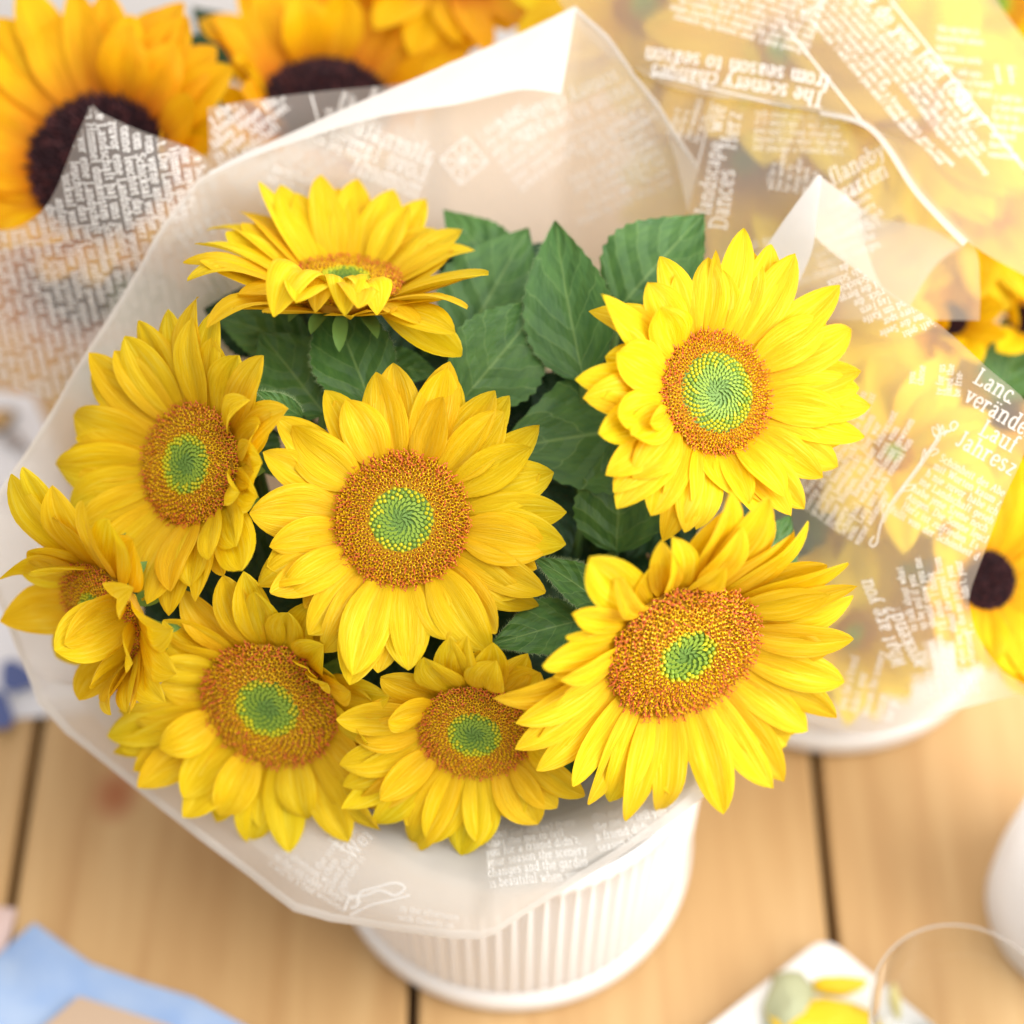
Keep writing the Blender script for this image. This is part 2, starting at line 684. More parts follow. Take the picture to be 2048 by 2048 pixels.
def disc(style, g, seed):
    key = (style, g, seed)
    if key not in DISC_CACHE:
        res = disc_meshes(style, g, seed, style)
        dk = style == 'dark'
        mats = {'dome': [M['disc_dark'] if dk else M['disc'], M['bud_green_d']],
                'buds': [M['bud_green'], M['bud_green_d'], M['bud_lime']],
                'florets': [M['purple'], M['purple_l']] if dk else [M['floret'], M['floret_o']],
                'stigmas': [M['tube'], M['stigma']]}
        out = {}
        for k, (v, f, fm) in res.items():
            if not v:
                continue
            me = bpy.data.meshes.new(k)
            me.from_pydata([tuple(q) for q in v], [], f)
            for m in mats[k]:
                me.materials.append(m)
            if fm:
                me.polygons.foreach_set("material_index", fm)
            if k == 'dome':
                me.polygons.foreach_set("use_smooth", [True] * len(f))
            out[k] = me
        DISC_CACHE[key] = out
    return DISC_CACHE[key]


def tube(name, pts, r0, r1, mat, parent, org, n=8):
    pts = [Vector(p) for p in catmull([tuple(p) for p in pts], 6)]
    vv = []
    for i, p in enumerate(pts):
        t = (pts[min(i + 1, len(pts) - 1)] - pts[max(i - 1, 0)]).normalized()
        e1 = t.orthogonal().normalized()
        if i and e1.dot(pe) < 0:
            e1.negate()
        pe = e1
        e2 = t.cross(e1)
        r = r0 + (r1 - r0) * i / (len(pts) - 1)
        for k in range(n):
            a = 2 * math.pi * k / n
            vv.append(p + (e1 * math.cos(a) + e2 * math.sin(a)) * r)
    ff = []
    for i in range(len(pts) - 1):
        for k in range(n):
            a, b = i * n + k, i * n + (k + 1) % n
            ff.append((a, b, b + n, a + n))
    return mesh_obj(name, vv, ff, mat, parent, org)


def leaf_mesh(base, tip, up, W, fold, droop, rng, serr=.03, nu=26, nv=9):
    ax = tip - base
    Ln = ax.length
    a = ax.normalized()
    side = a.cross(up).normalized()
    nrm = side.cross(a).normalized()
    vv, uv = [], []
    ph = rng.uniform(0, 6)
    for i in range(nu):
        t = i / (nu - 1)
        f = math.sin(math.pi * min(1, t ** .72)) ** .82 if t < 1 else 0
        f = max(f, .02) * (1 - .35 * t ** 3)
        P = base + ax * t + nrm * (droop * Ln * math.sin(math.pi * t * .9))
        for j in range(nv):
            s = -1 + 2 * j / (nv - 1)
            w = W * f * (1 + (serr * ((i % 2) * 2 - 1) if abs(s) == 1 else 0))
            h = fold * w * (abs(s) ** 1.3) + .05 * W * math.sin(7 * t + ph + s * 2) * abs(s) - .012 * W * math.cos(t * 31 - abs(s) * 9) * abs(s)
            vv.append(P + side * (s * w) + nrm * h)
            uv.append((t, s))
    return vv, grid_faces(nu, nv), uv


def add_leaf(parent, org, b, t, d0, d1, wpx, tilt=(0, 0, 1), fold=.25, droop=.05, mat='leaf', seed=0, hairs=False, petiole=None):
    rng = random.Random(seed * 7 + 3)
    B, T = at(b[0], b[1], d0), at(t[0], t[1], d1)
    W = wpx / 2 / FOC * (d0 + d1) / 2
    vv, ff, uv = leaf_mesh(B, T, camdir(*tilt), W, fold, droop, rng)
    o = mesh_obj("leaf", vv, ff, M[mat], parent, org, uv=uv)
    if petiole:
        tube("petiole", [B + (B - T) * -.02, (B + petiole) / 2 + Vector((0, 0, .005)), petiole], .0022, .0028, M['stem'], o, org, 6)
    if hairs:
        hv, hf = [], []
        nu, nv = 26, 9
        for i in range(1, nu - 1):
            for e in (0, nv - 1):
                p, q = vv[i * nv + e], vv[i * nv + (1 if e == 0 else nv - 2)]
                p2 = vv[(i + 1) * nv + e]
                outd = (p - q).normalized()
                for k in range(4):
                    pt = p.lerp(p2, k / 4)
                    d = (outd + Vector((rng.uniform(-1, 1), rng.uniform(-1, 1), rng.uniform(-1, 1))) * .5).normalized() * rng.uniform(.0008, .0026)
                    s = d.cross(camdir(0, 0, 1)).normalized() * .00007
                    o_ = len(hv)
                    hv += [pt + s, pt - s, pt + d]
                    hf.append((o_, o_ + 1, o_ + 2))
        tag(mesh_obj("edge_hairs", hv, hf, M['hair'], o, org, smooth=False), kind="stuff")
    return o


def head(name, label, group, cpx, d, ncam, Rpx, Lpx, tips, dstyle='yellow', g=.5, seed=1, pm='petal', cup=.30, wid=.235,
         fill=14, bracts=12, foot=None, auto=0, catname="sunflower"):
    rng = random.Random(seed)
    c = at(cpx[0], cpx[1], d)
    n = camdir(*ncam)
    t = empty(name, c)
    tag(t, label, catname, group)
    R = Rpx * .95 / FOC * d
    Ln = Lpx / FOC * d
    e1 = (RIGHT - n * RIGHT.dot(n)).normalized()
    e2 = n.cross(e1)
    # head
    rot = Matrix((e1, e2, n)).transposed().to_4x4()
    spin = Matrix.Rotation(rng.uniform(0, 6), 4, 'Z')
    parts = disc(dstyle, g, seed % 3)
    mw = rot @ spin @ Matrix.Diagonal((R, R, R, 1))
    do = bpy.data.objects.new("disc", parts['dome'])
    COL.objects.link(do)
    do.parent = t
    do.matrix_local = mw
    for k in ('buds', 'florets', 'stigmas'):
        if k in parts:
            o = bpy.data.objects.new({'buds': 'bud', 'florets': 'floret', 'stigmas': 'stigma'}[k] + "_cluster", parts[k])
            COL.objects.link(o)
            o.parent = do
            o["kind"] = "stuff"
    outline = []

    def put(th, T, W, arch, twist=0.0, low=0.0, tc=0.0):
        dirv = e1 * math.cos(th) + e2 * math.sin(th)
        B = c + dirv * (R * (.93 - .05 * low)) - n * (R * (.04 + .22 * low))
        vv, ff, uv = petal_geom(B, T, n, W, arch, rng.uniform(.12, .34), twist, rng, tipcurl=tc)
        mesh_obj("petal", vv, ff, M[pm], t, c, uv=uv)

    for tp in tips:
        px, py = tp[0], tp[1]
        opt = tp[2] if len(tp) > 2 else {}
        fr = opt.get('f', 0)
        h0 = (opt.get('h', cup) + .10 * fr + rng.uniform(-.04, .04)) * Ln
        rv = ray(px, py)
        best = None
        den = rv.dot(n)
        for k in range(-20, 61):
            h = k / 40 * Ln
            if abs(den) < 1e-4:
                continue
            s = ((c + n * h) - CAM).dot(n) / den
            if s <= 0 or abs(s - d) > Ln * 1.5:
                continue
            P = CAM + rv * s
            q = P - c
            x, y = q.dot(e1), q.dot(e2)
            ro = math.hypot(x, y)
            bl = math.hypot(ro - R, h)
            cost = 10 * (max(0, .62 * Ln - bl) + max(0, bl - 1.2 * Ln)) / Ln + abs(h - h0) / Ln
            if ro < R * .55:
                cost += 2
            if best is None or cost < best[0]:
                best = (cost, P, math.atan2(y, x), h, ro)
        if best is None:
            continue
        _, P, th, h, ro = best
        if 'th' in opt:
            th = math.radians(opt['th'])
        if not fr:
            outline.append((th, ro - R, h))
        W = 1.06 * wid * Ln * rng.uniform(.86, 1.12) * opt.get('w', 1)
        steep = h / max(.2 * Ln, (P - c).length)
        arch = opt.get('a', rng.uniform(.04, .12) + max(0, steep - .5) * .15)
        put(th, P, W, arch, opt.get('t', rng.uniform(-.5, .5)), 0 if fr else .3, opt.get('c', rng.uniform(-.1, .2)))
    for k in range(auto):
        th = 2 * math.pi * (k + rng.uniform(-.35, .35)) / auto
        l = Ln * rng.uniform(.85, 1.1)
        e = cup + rng.uniform(-.18, .18)
        dirv = e1 * math.cos(th) + e2 * math.sin(th)
        P = c + dirv * (R + l * math.cos(e)) + n * (l * math.sin(e))
        outline.append((th, l * math.cos(e), l * math.sin(e)))
        put(th, P, 1.06 * wid * Ln * rng.uniform(.85, 1.15), rng.uniform(.02, .12), rng.uniform(-.3, .3), k % 2 * .5, rng.uniform(0, .12))
    outline.sort()
    m = len(outline)
    for k in range(fill):
        th = -math.pi + 2 * math.pi * (k + rng.uniform(.2, .8)) / fill
        a = min(outline, key=lambda q: abs((q[0] - th + math.pi) % (2 * math.pi) - math.pi))
        dirv = e1 * math.cos(th) + e2 * math.sin(th)
        P = c + dirv * (R + a[1] * rng.uniform(.72, .88)) + n * (a[2] - .09 * Ln)
        put(th, P, 1.2 * wid * Ln * rng.uniform(.8, 1.05), .05, rng.uniform(-.2, .2), 1.0)
    # green bracts behind the petals
    for k in range(bracts):
        th = 2 * math.pi * (k + rng.uniform(-.2, .2)) / bracts
        dirv = e1 * math.cos(th) + e2 * math.sin(th)
        B = c + dirv * R * .7 - n * R * .3
        T = c + dirv * (R * 1.15 + Ln * rng.uniform(.05, .2)) - n * (R * rng.uniform(.3, .75))
        vv, ff, uv = petal_geom(B, T, n, Ln * .085, .12, .3, 0, rng, 7, 3, .2)
        mesh_obj("bract", vv, ff, M['bract'], t, c, uv=uv)
    if foot is not None:
        p0 = c - n * R * .35
        ft = Vector(foot)
        tube("stem", [p0, p0 - n * .035 + Vector((0, 0, -.01)), p0.lerp(ft, .5) + Vector((0, 0, -.02)), ft], .0048, .006, M['stem'], t, c)
    return t, c


f1 = {'f': 1}
G1 = "yellow sunflowers with green centres in the paper wrapped bouquet"
FL = {}
FOOT = lambda k: (.045 * math.cos(k * 2.4), -.02 + .045 * math.sin(k * 2.4), .06)

FL[4] = head("sunflower", "yellow sunflower facing straight out at the middle of the bouquet, ringed by the others", G1,
             (804, 1040), .85, (-.02, .04, 1), 134, 185,
             [(552, 832), (656, 776), (758, 744), (786, 726), (899, 723), (994, 784), (1024, 796), (1084, 857), (1108, 946), (1132, 1022),
              (1133, 1084), (1089, 1189), (1057, 1228, {'c': .5}), (997, 1263), (818, 1341), (758, 1346), (698, 1367), (651, 1309), (619, 1272), (545, 1193),
              (506, 1158), (538, 1089), (499, 1024, {'w': 1.25}), (526, 904), (895, 1281),
              (696, 800, f1), (885, 793, {'f': 1, 't': .8}), (1008, 823, f1), (1061, 887, f1), (1096, 1094, {'f': 1, 'w': 1.15}), (971, 1307, {'f': 1, 'w': 1.1}),
              (575, 862, {'f': 1, 'w': 1.25}), (822, 1338, f1), (705, 1350, f1), (560, 1185, f1), (890, 735, {'w': 1.1})],
             g=.5, seed=4, cup=.16, foot=FOOT(0))
FL[2] = head("sunflower", "sunflower whose right hand petals lie against the printed paper with a drawn flower", G1,
             (1430, 786), .85, (.42, .08, .9), 124, 195,
             [(1493, 455), (1518, 501), (1564, 488), (1587, 510), (1677, 576), (1721, 657), (1718, 745), (1725, 771), (1736, 818), (1726, 877), (1685, 940),
              (1640, 957), (1609, 1018), (1582, 1033), (1521, 1043), (1498, 1003), (1408, 1053), (1365, 1066), (1337, 1071), (1296, 1036), (1238, 1003), (1233, 977),
              (1216, 947), (1185, 867), (1173, 796), (1165, 753), (1190, 596, {'w': 1.1}), (1236, 609, {'c': .5}), (1299, 566), (1336, 515), (1432, 500, {'w': .35}), (1418, 516),
              (1576, 987, f1), (1276, 944, f1), (1256, 881, f1), (1223, 838, f1), (1228, 702, {'f': 1, 'w': 1.1}), (1321, 616, {'f': 1, 't': .7}), (1299, 848, {'f': 1, 'w': .5}), (1660, 640, f1), (1690, 830, f1)],
             g=.66, seed=2, cup=.28, wid=.215, foot=FOOT(1))
FL[5] = head("sunflower", "sunflower with the wide dotted brown disc leaning out over the white pot", G1,
             (1367, 1301), .848, (.33, -.52, .79), 160, 215,
             [(1482, 996), (1546, 1015), (1633, 1069, {'w': .6}), (1598, 1076), (1698, 1128), (1712, 1165), (1716, 1220), (1708, 1279), (1694, 1368), (1670, 1417), (1625, 1464),
              (1594, 1507), (1562, 1547), (1531, 1570), (1448, 1629), (1332, 1647), (1257, 1647), (1224, 1613), (1181, 1613), (1137, 1566), (1078, 1546), (1037, 1503), (1039, 1452),
              (994, 1413), (1074, 1322), (1129, 1269, {'w': .6}), (1135, 1226, {'w': .7}), (1173, 1110, {'w': 1.15}), (1322, 1098, {'w': .7}), (1373, 1090),
              (1098, 1405, {'f': 1, 'w': .6}), (1133, 1368, {'f': 1, 'w': .7}), (1250, 1215, {'f': 1, 'w': .55, 'c': .6}), (1440, 1150, {'f': 1, 'w': .6, 't': .9}), (1495, 1078, f1), (1660, 1180, f1)],
             g=.4, seed=6, cup=.30, wid=.20, foot=FOOT(2))
FL[1] = head("sunflower", "sunflower opened to the ceiling with its disc mostly hidden by near petals", G1,
             (690, 566), .882, (.05, .86, .52), 112, 185,
             [(515, 367), (639, 354, {'w': 1.15}), (485, 407), (708, 370), (740, 380), (784, 386), (851, 397), (860, 434), (924, 456), (944, 481), (977, 545, {'w': 1.1}),
              (939, 599, {'w': .8}), (905, 653), (922, 717, {'h': -.35, 'w': 1.2}), (432, 422), (394, 471), (379, 520), (412, 613),
              (545, 631, {'h': .25, 'a': .5 + .38}), (629, 625, {'h': .25, 'a': .5 + .40}), (690, 632, {'h': .25, 'a': .5 + .42}), (765, 625, {'h': .25, 'a': .5 + .36}), (834, 656, {'h': .0, 'a': .28}), (480, 600, {'h': .1, 'a': .3}),
              (560, 372, f1), (680, 372, f1), (810, 400, f1), (372, 500, {'w': .6}), (590, 600, {'f': 1, 'a': .4}), (720, 608, {'f': 1, 'a': .4})],
             g=.45, seed=8, cup=.42, wid=.22, foot=FOOT(3))
FL[3] = head("sunflower", "sunflower turned to the slanting paper edge, near petals curling over its green eye", G1,
             (382, 930), .868, (-.52, .05, .85), 122, 225,
             [(362, 594), (326, 620), (286, 639), (416, 622), (430, 672), (471, 712), (515, 713), (249, 672), (229, 701), (182, 708), (165, 741), (128, 837, {'w': 1.2}),
              (97, 944, {'w': 1.3}), (107, 913), (121, 1010), (149, 1058), (156, 1072), (177, 1152), (194, 1190, {'w': 1.2}), (274, 1197), (298, 1211), (329, 1228), (405, 1207),
              (374, 1166), (492, 1152, {'w': 1.1}), (516, 996), (525, 927), (551, 812, {'w': 1.1}), (520, 850), (471, 1093),
              (364, 644, f1), (322, 1169, f1), (416, 1117, {'f': 1, 'w': .8}), (468, 985, {'f': 1, 'w': .8, 'a': .2}), (470, 790, {'f': 1, 'w': .8, 'a': .2})],
             g=.52, seed=5, cup=.30, wid=.19, foot=FOOT(4))
FL[6] = head("sunflower", "soft focus sunflower with lime eye hanging below the middle bloom toward the table planks", G1,
             (540, 1408), .886, (-.22, -.42, .88), 140, 200,
             [(488, 1149), (514, 1178, {'w': .9}), (446, 1149), (363, 1194), (328, 1233), (231, 1438), (207, 1473), (218, 1512, {'w': .6}), (238, 1502), (267, 1541), (276, 1573), (366, 1592),
              (376, 1634), (424, 1645), (494, 1696), (578, 1704), (607, 1647), (693, 1688), (751, 1672), (770, 1400), (693, 1387), (629, 1300), (610, 1217), (578, 1220), (300, 1330), (320, 1290),
              (620, 1335, {'f': 1, 'w': .7, 'a': .2}), (650, 1374, {'f': 1, 'w': .7, 'a': .2}), (440, 1640, f1), (320, 1500, f1), (740, 1480), (745, 1560)],
             g=.48, seed=9, cup=.28, wid=.21, foot=FOOT(5))
FL[7] = head("sunflower", "sunflower squeezed under the dotted disc bloom, its top petals folded up like horns", G1,
             (950, 1462), .868, (-.08, -.5, .86), 112, 185,
             [(892, 1292), (846, 1325), (918, 1292), (985, 1293), (1052, 1325), (1084, 1338), (672, 1435), (712, 1480), (678, 1533), (686, 1579), (689, 1614), (712, 1634), (747, 1660),
              (811, 1712), (921, 1711, {'w': 1.3}), (965, 1695), (1072, 1656, {'w': 1.2}), (1113, 1620), (1168, 1595),
              (982, 1330, {'f': 1, 'a': .2}), (773, 1440, {'f': 1}), (860, 1690), (1120, 1500), (1110, 1400), (760, 1600, f1)],
             g=.5, seed=10, cup=.28, wid=.21, foot=FOOT(6))
FL[8] = head("sunflower", "sunflower seen almost edge on, jutting past the paper edge over the printed napkin", G1,
             (205, 1228), .874, (-.62, -.40, .68), 112, 205,
             [(43, 936, {'w': .8}), (4, 971, {'w': 1.1}), (90, 1000), (14, 1111, {'c': -.4, 'w': 1.1}), (34, 1222, {'c': -.4, 'w': 1.1}), (60, 1140), (110, 1300, {'w': 1.2}), (171, 1364, {'w': 1.3}), (199, 1421, {'w': 1.3}),
              (273, 1424, {'w': 1.1}), (336, 1350), (313, 1278), (240, 1420), (300, 1400), (150, 1010), (230, 1030),
              (262, 1330, {'f': 1, 'w': .8, 'a': .3}), (250, 1180, {'f': 1, 'w': .8, 'a': .3})],
             g=.5, seed=12, cup=.42, wid=.235, fill=10, foot=FOOT(7))

# leaves: each belongs to a flower's stem
PC = Vector((0, -.02, .12))


def lf(k, *a, **kw):
    t, c = FL[k]
    kw.setdefault('petiole', None)
    return add_leaf(t, c, *a, **kw)


def stem_pt(k, z):
    t, c = FL[k]
    ft = Vector(FOOT({4: 0, 2: 1, 5: 2, 1: 3, 3: 4, 6: 5, 7: 6, 8: 7}[k]))
    f = (c.z - z) / (c.z - ft.z)
    return c.lerp(ft, f) + Vector((0, 0, -.01))


lf(1, (925, 690), (1057, 458), .915, .925, 215, (.1, .2, 1), .2, .05, seed=1, petiole=stem_pt(1, .2))
lf(1, (1010, 560), (886, 420), .93, .938, 130, (.2, .3, 1), .2, .05, seed=2, petiole=stem_pt(1, .2))
lf(2, (1168, 765), (1112, 444), .885, .905, 185, (-.25, .1, 1), .30, .07, seed=3, hairs=True, petiole=stem_pt(2, .2))
lf(2, (1235, 620), (1408, 428), .902, .908, 215, (.1, .3, 1), .15, .05, seed=4, petiole=stem_pt(2, .2))
lf(1, (925, 800), (1092, 600), .885, .90, 200, (.3, .2, 1), .2, .06, seed=5, petiole=stem_pt(1, .19))
lf(2, (1345, 850), (985, 905), .90, .885, 275, (.0, .25, 1), .12, .06, seed=6, petiole=stem_pt(2, .18))
lf(2, (1232, 1105), (1245, 860), .89, .885, 185, (0, .1, 1), .3, .04, seed=7, petiole=stem_pt(2, .15))
lf(5, (1212, 1212), (1064, 1114), .868, .852, 88, (.1, .3, 1), .3, .06, seed=8, hairs=True, petiole=stem_pt(5, .18))
lf(5, (1165, 1240), (980, 1292), .870, .856, 122, (.1, .35, 1), .25, .06, seed=9, hairs=True, petiole=stem_pt(5, .17))
lf(4, (745, 815), (655, 585), .872, .895, 168, (0, .1, 1), .22, .07, seed=10, hairs=True, petiole=stem_pt(4, .2))
lf(3, (650, 830), (520, 665), .885, .90, 190, (0, .2, 1), .18, .06, seed=11, petiole=stem_pt(3, .2))
lf(3, (605, 835), (512, 782), .865, .858, 42, (0, .4, 1), .3, .05, seed=12, hairs=True, petiole=stem_pt(3, .22))
lf(1, (620, 705), (425, 632), .905, .915, 130, (0, .5, 1), .2, .06, seed=13, petiole=stem_pt(1, .2))
lf(1, (745, 730), (880, 752), .895, .892, 90, (0, .5, 1), .2, .06, seed=14, petiole=stem_pt(1, .2))
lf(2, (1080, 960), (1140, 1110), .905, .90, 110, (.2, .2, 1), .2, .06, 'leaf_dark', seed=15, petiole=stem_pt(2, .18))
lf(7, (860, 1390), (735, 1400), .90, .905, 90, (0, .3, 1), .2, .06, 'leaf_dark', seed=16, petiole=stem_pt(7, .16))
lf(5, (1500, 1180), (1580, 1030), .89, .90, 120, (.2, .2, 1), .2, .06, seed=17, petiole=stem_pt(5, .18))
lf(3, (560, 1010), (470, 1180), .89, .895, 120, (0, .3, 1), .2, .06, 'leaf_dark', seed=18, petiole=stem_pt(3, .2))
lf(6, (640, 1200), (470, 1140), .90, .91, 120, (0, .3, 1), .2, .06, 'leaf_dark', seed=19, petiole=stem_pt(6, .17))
lf(3, (500, 870), (560, 960), .90, .885, 90, (0, .3, 1), .2, .06, 'leaf', seed=20, petiole=stem_pt(3, .2))
# added deep leaves, dark in colour to stand for shade in the gaps
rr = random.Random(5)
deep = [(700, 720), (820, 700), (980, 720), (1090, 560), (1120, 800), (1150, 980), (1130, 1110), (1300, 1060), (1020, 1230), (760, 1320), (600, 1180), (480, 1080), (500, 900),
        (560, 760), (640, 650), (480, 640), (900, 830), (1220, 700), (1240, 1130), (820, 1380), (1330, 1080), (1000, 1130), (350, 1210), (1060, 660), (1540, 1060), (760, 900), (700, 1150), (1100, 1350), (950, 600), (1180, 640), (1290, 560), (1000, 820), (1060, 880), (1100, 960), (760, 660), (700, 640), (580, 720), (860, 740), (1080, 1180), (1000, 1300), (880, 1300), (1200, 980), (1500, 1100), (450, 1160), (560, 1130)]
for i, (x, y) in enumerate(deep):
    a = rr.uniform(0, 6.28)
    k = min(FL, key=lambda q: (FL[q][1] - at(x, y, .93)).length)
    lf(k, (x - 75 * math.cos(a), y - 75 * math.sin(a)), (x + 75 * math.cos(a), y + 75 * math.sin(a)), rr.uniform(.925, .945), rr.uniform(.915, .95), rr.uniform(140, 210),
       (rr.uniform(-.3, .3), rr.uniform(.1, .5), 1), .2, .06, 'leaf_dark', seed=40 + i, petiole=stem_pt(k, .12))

# orange bouquet behind the left of the table
G2 = "dark centred orange sunflowers standing behind"
FO = (-.17, .34, .004)
OR = {}
OR[1] = head("sunflower", "large orange sunflower with black centre behind the torn paper peak", G2,
             (196, 325), .985, (-.10, .15, .98), 150, 235,
             [(70, 15), (0, 35), (150, -25), (262, 28), (352, -10), (375, 30), (430, 90), (-60, 120), (-90, 230), (-80, 330), (-60, 440), (15, 470), (60, 480), (-40, 40), (40, -30),
              (215, -20), (300, 5), (330, 290, {'f': 1}), (460, 130), (420, 300), (400, 205, f1), (330, 470), (200, 560), (100, 550), (390, 420), (345, 90, f1), (250, 60, f1)],
             'dark', .3, 21, 'petal_orange', .22, .20, 14, 8, FO)
OR[2] = head("sunflower", "orange sunflower with black centre against the white folded paper", G2,
             (655, 205), 1.02, (.12, .55, .83), 132, 225,
             [(475, -20), (400, 20), (560, -60), (640, -80), (740, -60), (820, -20), (900, 40), (960, 70), (945, 110), (860, 110), (480, 110), (430, 190), (425, 30), (700, -80), (780, -40), (520, -40),
              (560, 330), (760, 330), (880, 230), (650, 380), (450, 280), (500, 175, f1), (690, -20, f1), (600, -10, f1)],
             'dark', .3, 22, 'petal_orange', .34, .21, 12, 8, FO)
OR[3] = head("sunflower", "orange sunflower at the far rear with only petal ends showing", G2,
             (900, -90), 1.07, (.2, .5, .83), 110, 200, [], 'dark', .3, 23, 'petal_orange', .2, .21, 10, 14, FO, auto=20)
OR[4] = head("sunflower", "orange sunflower glowing through the printed paper peak from below", G2,
             (160, 560), 1.05, (-.1, -.3, .95), 90, 170, [], 'dark', .3, 25, 'petal_orange', .1, .21, 8, 8, FO, auto=18)
for j, (b, t_, d, w) in enumerate([((530, 160), (385, 15), 1.045, 120), ((740, 130), (915, 0), 1.06, 100), ((440, 190), (360, 60), 1.0, 110), ((330, 640), (230, 540), 1.0, 150), ((380, 560), (480, 700), 1.0, 160),
                                   ((700, 90), (850, -25), 1.065, 80), ((300, 740), (150, 760), 1.03, 150)]):
    add_leaf(OR[1 if j in (0, 2, 3, 4, 6) else 2][0], OR[1 if j in (0, 2, 3, 4, 6) else 2][1], b, t_, d, d + .01, w, (0, .2, 1), .2, .05, 'leaf_dark' if j < 3 else 'leaf', seed=80 + j, petiole=at(b[0], b[1], d) + Vector((0, .03, -.07)))

# small dark centred flowers on the right
G3 = "small golden sunflowers around the right hand printed paper"
FR = (.19, .135, .04)
RI = {}
RI[1] = head("sunflower", "small golden sunflower peeping over the slanted printed paper edge", G3,
             (1893, 640), .985, (-.05, .55, .83), 42, 130,
             [(1760, 545), (1790, 500), (1850, 510), (1873, 515), (1925, 500), (1975, 550), (2008, 610), (2012, 680), (1960, 715), (1900, 740), (1780, 640), (1825, 590, f1), (1880, 610, f1),
              (1760, 700), (1830, 760), (1910, 690, f1)], 'dark', .3, 31, 'petal_gold', .3, .23, 8, 8, FR)
RI[2] = head("sunflower", "golden sunflower with narrow upright petals above the green leaf", G3,
             (2055, 640), 1.0, (.1, .6, .8), 40, 150,
             [(2005, 455, {'w': .5}), (2025, 458, {'w': .5}), (2048, 470), (2075, 470), (2100, 500), (2020, 560), (2130, 600), (2000, 700)], 'dark', .3, 32, 'petal_gold', .3, .2, 6, 8, FR)
RI[3] = head("sunflower", "broad golden sunflower cut by the curved printed paper edge", G3,
             (1975, 1160), .955, (.15, .1, .98), 62, 190, [(1990, 930), (2030, 930), (2080, 960), (2150, 1020), (2180, 1120), (2190, 1200), (2150, 1290), (2090, 1380), (2030, 1350), (1980, 1330), (1930, 1340),
                                                        (1880, 1280), (1860, 1180), (1880, 1080), (1920, 980), (2120, 1340), (2060, 1390)], 'dark', .3, 33, 'petal_gold', .14, .24, 12, 8, FR)
RI[4] = head("sunflower", "golden sunflower low beside the right leaf with bent petals", G3,
             (2010, 830), 1.02, (.1, .4, .9), 40, 130, [], 'dark', .3, 34, 'petal_gold', .2, .22, 6, 8, FR, auto=15)
RI[5] = head("sunflower", "golden sunflower glowing through the lower printed paper above the rear white pot", G3,
             (1710, 1260), .975, (.1, -.1, .97), 40, 150, [], 'yellow', .5, 35, 'petal_lemon', .2, .22, 6, 8, FR, auto=15)
RI[6] = head("sunflower", "golden sunflower hidden behind the printed paper beside the drawn flower", G3,
             (1790, 905), .94, (.1, .2, .97), 40, 165, [], 'yellow', .5, 36, 'petal_lemon', .1, .24, 8, 8, FR, auto=17)
RI[7] = head("sunflower", "golden sunflower behind the printed paper just under its white folded tip", G3,
             (1640, 620), .965, (.1, .3, .95), 45, 190, [], 'yellow', .5, 37, 'petal_lemon', .1, .24, 8, 8, FR, auto=17)
RI[8] = head("sunflower", "golden sunflower behind the printed paper under the slanted sentences", G3,
             (1650, 1020), .975, (.1, .2, .95), 45, 190, [], 'yellow', .5, 38, 'petal_lemon', .1, .24, 8, 8, FR, auto=17)
for j, (b, t_, d, w) in enumerate([((2000, 800), (2040, 640), .995, 120), ((2060, 790), (1990, 680), 1.0, 110), ((1960, 900), (2060, 880), 1.03, 120), ((1650, 1080), (1560, 1000), .96, 90), ((1700, 1000), (1640, 880), 1.0, 150),
                                   ((1750, 1180), (1850, 1120), 1.02, 150)]):
    add_leaf(RI[2][0], RI[2][1], b, t_, d, d + .01, w, (0, .2, 1), .2, .05, 'leaf', seed=90 + j, petiole=at(b[0], b[1], d) + Vector((0, .03, -.07)))

# lemon flowers behind the upper right paper
G4 = "lemon yellow sunflowers behind the lettered paper"
FB = (.24, .40, .004)
LE = {}
for j, (x, y, d, L_, lab) in enumerate([
        (1290, 20, 1.03, 230, "lemon sunflower glowing through paper next to the folded white corner"),
        (1560, 110, 1.0, 250, "lemon sunflower glowing through the large upside down lettering"),
        (1810, 230, 1.005, 250, "lemon sunflower glowing through the slanted question on the paper"),
        (1490, 330, 1.02, 230, "lemon sunflower glowing through the paper above the green leaves"),
        (1990, 10, 1.08, 190, "lemon sunflower rising clear above the lettered paper's edge"),
        (1960, 420, 1.02, 200, "lemon sunflower low behind the lettered paper beside the golden blooms")]):
    LE[j] = head("sunflower", lab, G4, (x, y), d - .012, (.1 * (j % 3 - 1), .3, .95), 62, L_, [], 'yellow', .5, 51 + j, 'petal', .2, .235, 8, 8, FB, auto=17)
for j, (b, t_, d, w) in enumerate([((1400, 130), (1300, 100), 1.05, 150), ((1560, 330), (1490, 400), 1.03, 150), ((1700, 400), (1790, 430), 1.02, 160), ((1680, 130), (1620, 60), 1.09, 150), ((1920, 60), (1960, 20), 1.07, 90)]):
    add_leaf(LE[1][0], LE[1][1], b, t_, d, d + .01, w, (0, .2, 1), .2, .05, 'leaf_dark', seed=110 + j, petiole=at(b[0], b[1], d) + Vector((0, .03, -.07)))

# ------------------------------------------------------------------ wrapping paper
SHEETS = {}


def crinkle(p, amp, sc, seed):
    q = p * sc + Vector((seed, seed * 2.3, 0))
    return amp * (noise.noise(q) + .5 * noise.noise(q * 2.7))


